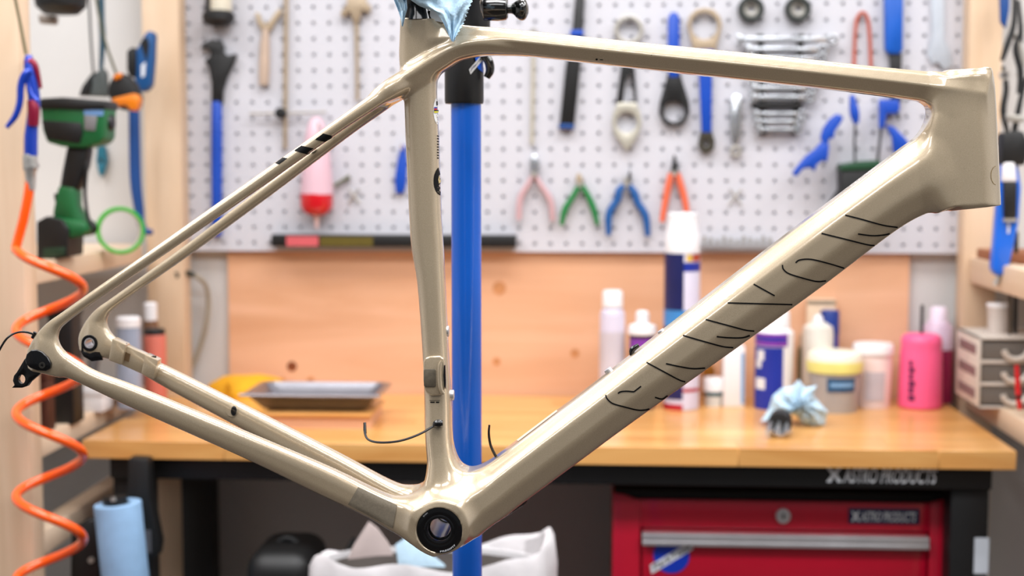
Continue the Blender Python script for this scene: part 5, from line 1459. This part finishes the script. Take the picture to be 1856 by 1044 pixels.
# lower left shelf: jars, black clamps, white boxes
GS = 'small things on the lower left shelf'
ZL = ZL1 - 0.002
def on_shelf(name, label, cg, cx, base, hw, prof, Z=ZL, ymax=2.85):
    s = Stand(cx, base, hw, Z, ymax); t = s.thing(name, label, cg, GS)
    for i, (nm, pr, m) in enumerate(prof): obj(nm, s.lathe(pr, foot=(nm == 'body')), m, t)
    return t
on_shelf('clear_jar', 'pale jar with white lid seen through the rear triangle', 'jar', 236, 742, 22, [('body', [(590, 20), (600, 22), (740, 22)], mat('blueish_glass', (150, 158, 176), 0.25)), ('lid', [(574, 19), (577, 22), (592, 22)], M_white)], ymax=2.80)
on_shelf('red_tin', 'red and cream tin behind the brake mount', 'tin', 283, 732, 20, [('body', [(606, 19), (610, 20), (732, 20)], mat('red_cream', (206, 110, 92), 0.5)), ('lid', [(596, 18), (607, 19)], M_tblack)], ymax=2.80)
on_shelf('white_capped_bottle', 'slim bottle with bright white cap at the back of the left shelf', 'bottle', 276, 722, 14, [('body', [(580, 12), (590, 14), (720, 14)], mat('brown_plastic', (120, 84, 60), 0.4)), ('cap', [(548, 8), (551, 12), (582, 12)], M_white)], ymax=2.845)
def on_box(name, label, cg, x0, y0, x1, base, dep, m, lid=None):
    p = onz((x0 + x1) / 2, base, ZL)
    t = thing(name, label, cg, (p.x, p.y + dep / 2, ZL), GS)
    V, Fq = pbox(x0, y0, x1, base, p.y, dep); zmin = min(v[2] for v in V)
    V = [(x, y, ZL if abs(z - zmin) < 1e-6 else z) for x, y, z in V]
    obj('body', (V, Fq), m, t, bev=0.003)
    zt = max(v[2] for v in V); xs = [v[0] for v in V]
    obj('lid', box(min(xs) - 0.002, max(xs) + 0.002, p.y - 0.002, p.y + dep + 0.002, zt - 0.012, zt + 0.002), lid or m, t, bev=0.002)
    return t
on_box('white_box', 'white plastic box on the lower left shelf', 'box', 136, 706, 186, 748, 0.06, M_white)
on_box('tan_box', 'small tan box between white box and chain stay', 'box', 180, 700, 206, 738, 0.05, mat('tan_card', (166, 140, 104), 0.7), M_tan)
on_box('dark_case', 'black parts case standing on the lower left shelf by the post', 'case', 88, 562, 132, 770, 0.05, M_tblack)
on_box('brown_book', 'dark reddish brown board leaning at the post on the left shelf', 'board', 70, 676, 84, 786, 0.04, mat('dark_brown_board', (70, 30, 18), 0.6))
s_ = Stand(150, 716, 15, ZL); t = s_.thing('yellow_ball_knob', 'yellow green round knob with black foot on the left shelf', 'knob', GS)
obj('ball', s_.lathe([(682, 4), (686, 11), (694, 15), (702, 14), (708, 10)]), mat('yellow_green', (188, 186, 20), 0.4), t); obj('body', s_.lathe([(706, 10), (716, 12)], True), M_tblack, t)
s_ = Stand(112, 560, 14, ZL); 
t = thing('spray_trigger', 'grey trigger handle among the black things on the left shelf', 'trigger', at(176, 700, 2.5), GS)
p = onz(172, 730, ZL)
obj('handle', tube([(p.x, p.y, ZL + 0.004), (p.x - 0.004, p.y, ZL + 0.05), (p.x + 0.006, p.y, ZL + 0.11)], [0.012, 0.01, 0.012], 12, 3), mat('mid_grey_plastic', (120, 118, 120), 0.5), t)
obj('nozzle', tube([(p.x + 0.006, p.y, ZL + 0.11), (p.x + 0.035, p.y - 0.01, ZL + 0.118)], [0.012, 0.007], 12), M_tblack, t)

# ================================================================== right side
GR = 'things hanging at the right'
YG = 2.56
M_agblue = mat('air_gun_blue', (14, 100, 214), 0.35, coat=0.3)
t = thing('air_gun', 'bright blue air gun with black and white collar hanging at the right', 'air gun', at(1812, 515, YG), GR)
obj('grip', ext([(1806, 500), (1799, 488), (1804, 440), (1808, 390), (1812, 340), (1816, 296), (1846, 296), (1852, 340), (1848, 400), (1838, 450), (1826, 496), (1822, 500)], YG + 0.006, 0.03), M_agblue, t, bev=0.008, seg=3)
obj('white_collar', ext([(1820, 294), (1840, 294), (1845, 330), (1817, 330)], YG - 0.004, 0.04), M_white, t, bev=0.004)
obj('black_sleeve', ext([(1820, 330), (1845, 330), (1844, 396), (1821, 396)], YG - 0.005, 0.04), M_tblack, t, bev=0.004)
obj('grey_line', ext([(1820, 396), (1844, 396), (1844, 402), (1820, 402)], YG - 0.004, 0.03), M_steel, t)
obj('mark', ext([(1826, 406), (1830, 404), (1830, 422), (1826, 424)], YG + 0.005, 0.003), M_wlet, t)
obj('nozzle', ptube([(1813, 498), (1809, 506), (1804, 517)], YG + 0.02, [6, 5, 5], 12), M_sil, t)
obj('top_body', ext([(1818, 240), (1856, 236), (1866, 262), (1860, 300), (1816, 300)], YG - 0.002, 0.045), M_tblack, t, bev=0.006)
t = thing('hanging_straps', 'tangle of black straps and cables at the right edge', 'straps', at(1835, 240, 2.6), GR)
for k, q in enumerate(([(1838, -30), (1838, 40), (1826, 80), (1816, 110)], [(1848, 60), (1840, 90), (1850, 130), (1846, 170), (1836, 220)], [(1832, 50), (1846, 80), (1852, 110), (1844, 140)], [(1818, 120), (1824, 160), (1818, 200), (1826, 240)], [(1846, 0), (1850, 60), (1842, 100)], [(1860, 140), (1850, 180), (1838, 240)])):
    obj('strap', ptube(q, 2.6 + 0.008 * k, [3, 5, 6, 4][:len(q)], 10, 4), M_tblack if k != 2 else M_steel, t)
obj('buckle', ext([(1824, 206), (1856, 210), (1858, 222), (1826, 220)], 2.6, 0.012), M_steel, t, bev=0.002)
obj('buckle', ringp(1822, 136, 9, 5, 2.6, 0.01), M_sil, t)
t = thing('hanging_file', 'dark blue flat file hanging at the top right corner', 'tool', at(1820, 50, 2.75), GR)
obj('blade', ext([(1812, -30), (1832, -30), (1830, 20), (1824, 52), (1814, 40)], 2.75, 0.01), M_tblue2, t, bev=0.002)
obj('hole_ring', ringp(1822, -14, 6, 3, 2.748, 0.004), M_steel, t)
# drawer unit
YU = 2.56
M_frost = mat('grey_cabinet_plastic', (204, 194, 184), 0.5)
M_smoke = mat('smoky_drawer', (110, 104, 98), 0.35)
x0 = at(1774, 660, YU).x; x1 = x0 + 0.135; z0 = ZR1 - 0.002; z1_ = at(1800, 612, YU).z
t = thing('drawer_unit', 'little grey plastic drawer unit on the lower right shelf', 'drawer unit', ((x0 + x1) / 2, YU + 0.1, z0))
w_ = 0.004; dep = 0.16; hD = (z1_ - z0 - 2 * w_) / 3
obj('side', box(x0, x0 + w_, YU, YU + dep, z0, z1_), M_frost, t, bev=0.0008); obj('side', box(x1 - w_, x1, YU, YU + dep, z0, z1_), M_frost, t, bev=0.0008)
obj('top', box(x0, x1, YU, YU + dep, z1_ - w_, z1_), M_frost, t, bev=0.0008); obj('base', box(x0, x1, YU, YU + dep, z0, z0 + w_), M_frost, t, bev=0.0008); obj('back', box(x0 + w_, x1 - w_, YU + dep - w_, YU + dep, z0 + w_, z1_ - w_), M_frost, t)
for k in range(3):
    za = z0 + w_ + k * hD
    if k: obj('divider', box(x0 + w_, x1 - w_, YU, YU + dep - w_, za - 0.003, za + 0.003), M_frost, t, bev=0.0006)
    for zz in (0,):
        obj('side_window', box(x0 - 0.0006, x0 + 0.001, YU + 0.02, YU + dep - 0.02, za + 0.01, za + hD - 0.012), M_smoke, t)
    d = obj('drawer', cat(box(x0 + w_ + 0.001, x1 - w_ - 0.001, YU + 0.003, YU + 0.008, za + 0.004, za + hD - 0.004)), M_smoke, t, bev=0.0008)
    cxp = (x0 + x1) / 2 - 0.005; czp = za + hD * 0.55
    V, Fq = [], []
    P = [(cxp + 0.02 * math.cos(math.radians(a)), YU - 0.006, czp + 0.016 * math.sin(math.radians(a))) for a in range(180, 361, 15)]
    obj('pull', cat(tube(P, 0.0055, 10)), M_frost, d)
# things on and by the drawer unit
t = thing('paper_cup', 'pale grey cup standing on the drawer unit', 'cup', ((x0 + x1) / 2, YU + 0.08, z1_))
cx_ = at(1810, 590, YU + 0.08)
obj('cup', lathe([(0.018, z1_), (0.021, z1_ + 0.05), (0.0195, z1_ + 0.05), (0.017, z1_ + 0.003)], (cx_.x, YU + 0.08), 24), mat('greyish_paper', (196, 184, 176), 0.6), t)
obj('rim', lathe([(0.0212, z1_ + 0.047), (0.0225, z1_ + 0.05), (0.0212, z1_ + 0.053)], (cx_.x, YU + 0.08), 24), M_white, t)
for k, (a, b_, lab) in enumerate((((1829, 420), (1831, 612), 'thin dark rod standing behind the drawer unit, left one'), ((1842, 420), (1840, 612), 'thin black rod standing behind the drawer unit, right one'))):
    solo('steel_rod', ptube([(a[0], a[1]), (b_[0], b_[1])], YU + 0.05 + 0.02 * k, 3.2 + k, 10), mat('dark_bronze', (66, 50, 30), 0.5) if k == 0 else M_tblack, lab, 'rod', 'rods at the right')
YK = 2.47
t = thing('red_marker', 'red marker pen with black cap standing at the drawer unit', 'marker', at(1846, 742, YK))
obj('barrel', ptube([(1843, 662), (1845, 700), (1846, 718)], YK, [4, 5, 5], 12), mat('marker_red', (206, 24, 34), 0.4), t)
obj('cap', ptube([(1846, 716), (1846, 722)], YK, [5.3, 5.3], 12), M_tblack, t); obj('tail', ptube([(1846, 722), (1849, 742)], YK, [5, 4], 12), mat('marker_red', (206, 24, 34), 0.4), t)
solo('brown_carton', box(XR0 + 0.02, XR0 + 0.14, 2.62, 2.78, ZRU1 - 0.002, ZRU1 + 0.018), mat('brown_card', (150, 92, 58), 0.7), 'flat brown carton lying on the upper right shelf', 'carton', bev=0.002)

# ================================================================== under the bench
t = thing('waste_bin', 'white waste bin with a white plastic liner under the bench', 'waste bin', (at(782, 1000, 2.2).x, 2.2, 0))
cb = (at(782, 1000, 2.2).x, 2.2); rB = 222 * mpp(782, 1004, 2.2); zB = at(782, 1004, 2.2).z
def oval(g): return [(x, cb[1] + (y - cb[1]) * 0.52, z) for x, y, z in g[0]], g[1]
obj('bucket', oval(lathe([(rB * 0.72, 0.0), (rB * 0.93, zB - 0.012), (rB * 0.91, zB - 0.012), (rB * 0.7, 0.012)], cb, 48)), M_white, t)
V, Fq = [], []
nL = 96
for i, (f, dz) in enumerate(((0.985, -0.16), (1.01, -0.05), (1.0, -0.006), (0.97, 0.004), (0.93, -0.004), (0.91, -0.10))):
    for k in range(nL):
        a = 2 * math.pi * k / nL
        w = 1 + (0.012 * math.sin(9 * a + i) + 0.01 * math.sin(17 * a + 2 * i) + 0.008 * math.sin(31 * a)) * (1.0 if i in (0, 1, 5) else 0.6)
        V.append((cb[0] + rB * f * w * math.cos(a), cb[1] + rB * f * w * math.sin(a), zB + dz + 0.006 * math.sin(7 * a + 1.3) + (0.034 * max(0, math.cos(a - 0.15)) ** 4 - 0.022 * max(0, math.sin(a - 0.5)) if 1 <= i <= 4 else 0)))
for i in range(5):
    for k in range(nL): j = (k + 1) % nL; Fq.append((i * nL + k, i * nL + j, (i + 1) * nL + j, (i + 1) * nL + k))
obj('liner', oval((V, Fq)), mat('thin_white_film', (224, 220, 222), 0.4, var=0.03, bump=0.3), t)
solo('waste_heap', oval(lathe([(rB * 0.70, zB - 0.16), (rB * 0.84, zB - 0.06), (rB * 0.86, zB - 0.02), (rB * 0.5, zB - 0.01), (0.02, zB - 0.006)], cb, 24)), mat('shade_toned_waste', (54, 48, 44), 0.8), 'rubbish painted dark as the shade inside the white waste bin', 'rubbish')  # heap raised and coloured dark to stand for the shade inside the bin
pp = [(668, 946), (684, 958), (704, 985), (722, 1030), (716, 1060), (630, 1060), (622, 1032), (640, 990)]
solo('waste_paper', ext(pp, 2.22, 0.003), mat('greyish_white_paper', (196, 180, 176), 0.7), 'pointed grey-white paper sheet sticking out of the bin', 'paper', bev=0.0005)
solo('blue_wipe', tilt(ext([(716, 988), (738, 974), (806, 1024), (812, 1060), (740, 1060), (722, 1026)], 2.16, 0.004), at(760, 1020, 2.16), 'X', -8), M_towel, 'folded pale blue wipe thrown into the bin', 'wipe', bev=0.0008)
solo('black_strap', ptube([(642, 975), (630, 1000), (614, 1030), (606, 1060)], 2.28, [4, 7, 10, 10], 10, 4), M_tblack, 'black strap hanging over the rim inside the bin', 'strap')
t = thing('black_bag', 'black rounded bag on the floor left of the waste bin', 'bag', at(500, 1060, 2.3))
zb_ = at(500, 1006, 2.3).z; xb0, xb1 = at(438, 1010, 2.3).x, at(562, 1010, 2.3).x
obj('body', box(xb0, xb1, 2.3, 2.48, 0.0, zb_), M_tblack, t, bev=0.035, seg=4)
obj('strap', tube([(xb0 + 0.03, 2.39, zb_ - 0.01), ((xb0 + xb1) / 2, 2.39, zb_ + 0.006), (xb1 - 0.03, 2.39, zb_ - 0.01)], 0.006, 8, 4), M_tblack, t)
# blue paper roll on a black holder in front of the left leg
YR = 2.22
t = thing('paper_roll_holder', 'black roll holder fixed to the left bench leg', 'roll holder', at(260, 1044, YR + 0.12))
obj('plate', ext([(232, 830), (268, 832), (272, 900), (282, 950), (289, 985), (286, 1008), (276, 1014), (276, 1090), (226, 1090)], YR + 0.09, 0.03), M_tblack, t, bev=0.004)
obj('arm', ext([(128, 960), (160, 940), (180, 945), (180, 1090), (126, 1090)], YR + 0.06, 0.02), M_tblack, t, bev=0.004)
obj('bolt', disc_y((at(142, 1014, YR).x, at(142, 1014, YR + 0.06).z), 0.005, YR + 0.055, YR + 0.062, 12), M_steel, t)
obj('bolt', disc_y((at(168, 1012, YR).x, at(168, 1012, YR + 0.06).z), 0.005, YR + 0.055, YR + 0.062, 12), M_steel, t)
obj('badge', pbox(263, 962, 273, 1002, YR + 0.087, 0.003), mat('grey_badge', (92, 92, 98), 0.5), t)
obj('spindle', ptube([(208, 900), (214, 960), (222, 1040)], YR + 0.045, 22, 16), M_tblack, t)
obj('spindle_tip', ptube([(205, 902), (206, 908)], YR + 0.02, 5, 12), M_sil, t)
p0, p1 = at(213, 912, YR + 0.045), at(236, 1130, YR + 0.045); dirv = (p1 - p0).normalized()
rr = 42 * mpp(210, 950, YR + 0.045)
side_ = dirv.cross(Vector((0, 1, 0))).normalized(); up_ = side_.cross(dirv).normalized()
V, Fq = [], []; n = 40
for s_, r_ in ((p0, rr * 0.55), (p0, rr), (p1, rr), (p1, rr * 0.55)):
    for k in range(n):
        a = 2 * math.pi * k / n; V.append(tuple(s_ + (side_ * math.cos(a) + up_ * math.sin(a)) * r_))
for i in range(4):
    i2 = (i + 1) % 4
    for k in range(n): j = (k + 1) % n; Fq.append((i * n + k, i * n + j, i2 * n + j, i2 * n + k))
solo('paper_roll', (V, Fq), mat('blue_paper_roll', (140, 176, 212), 0.8, var=0.05, scale=60), 'light blue paper towel roll slanting below the bench at left', 'paper roll', bev=0.001)
# side rail low on the left and wood behind the right leg
xw = XL - 0.03
solo('lower_side_rail', box(XL - 0.042, XL - 0.004, 2.252, 2.798, at(78, 1010, 2.25).z, at(78, 965, 2.25).z), M_lumberY, 'pine rail low beside the bench at the left', 'rail', bev=0.003)
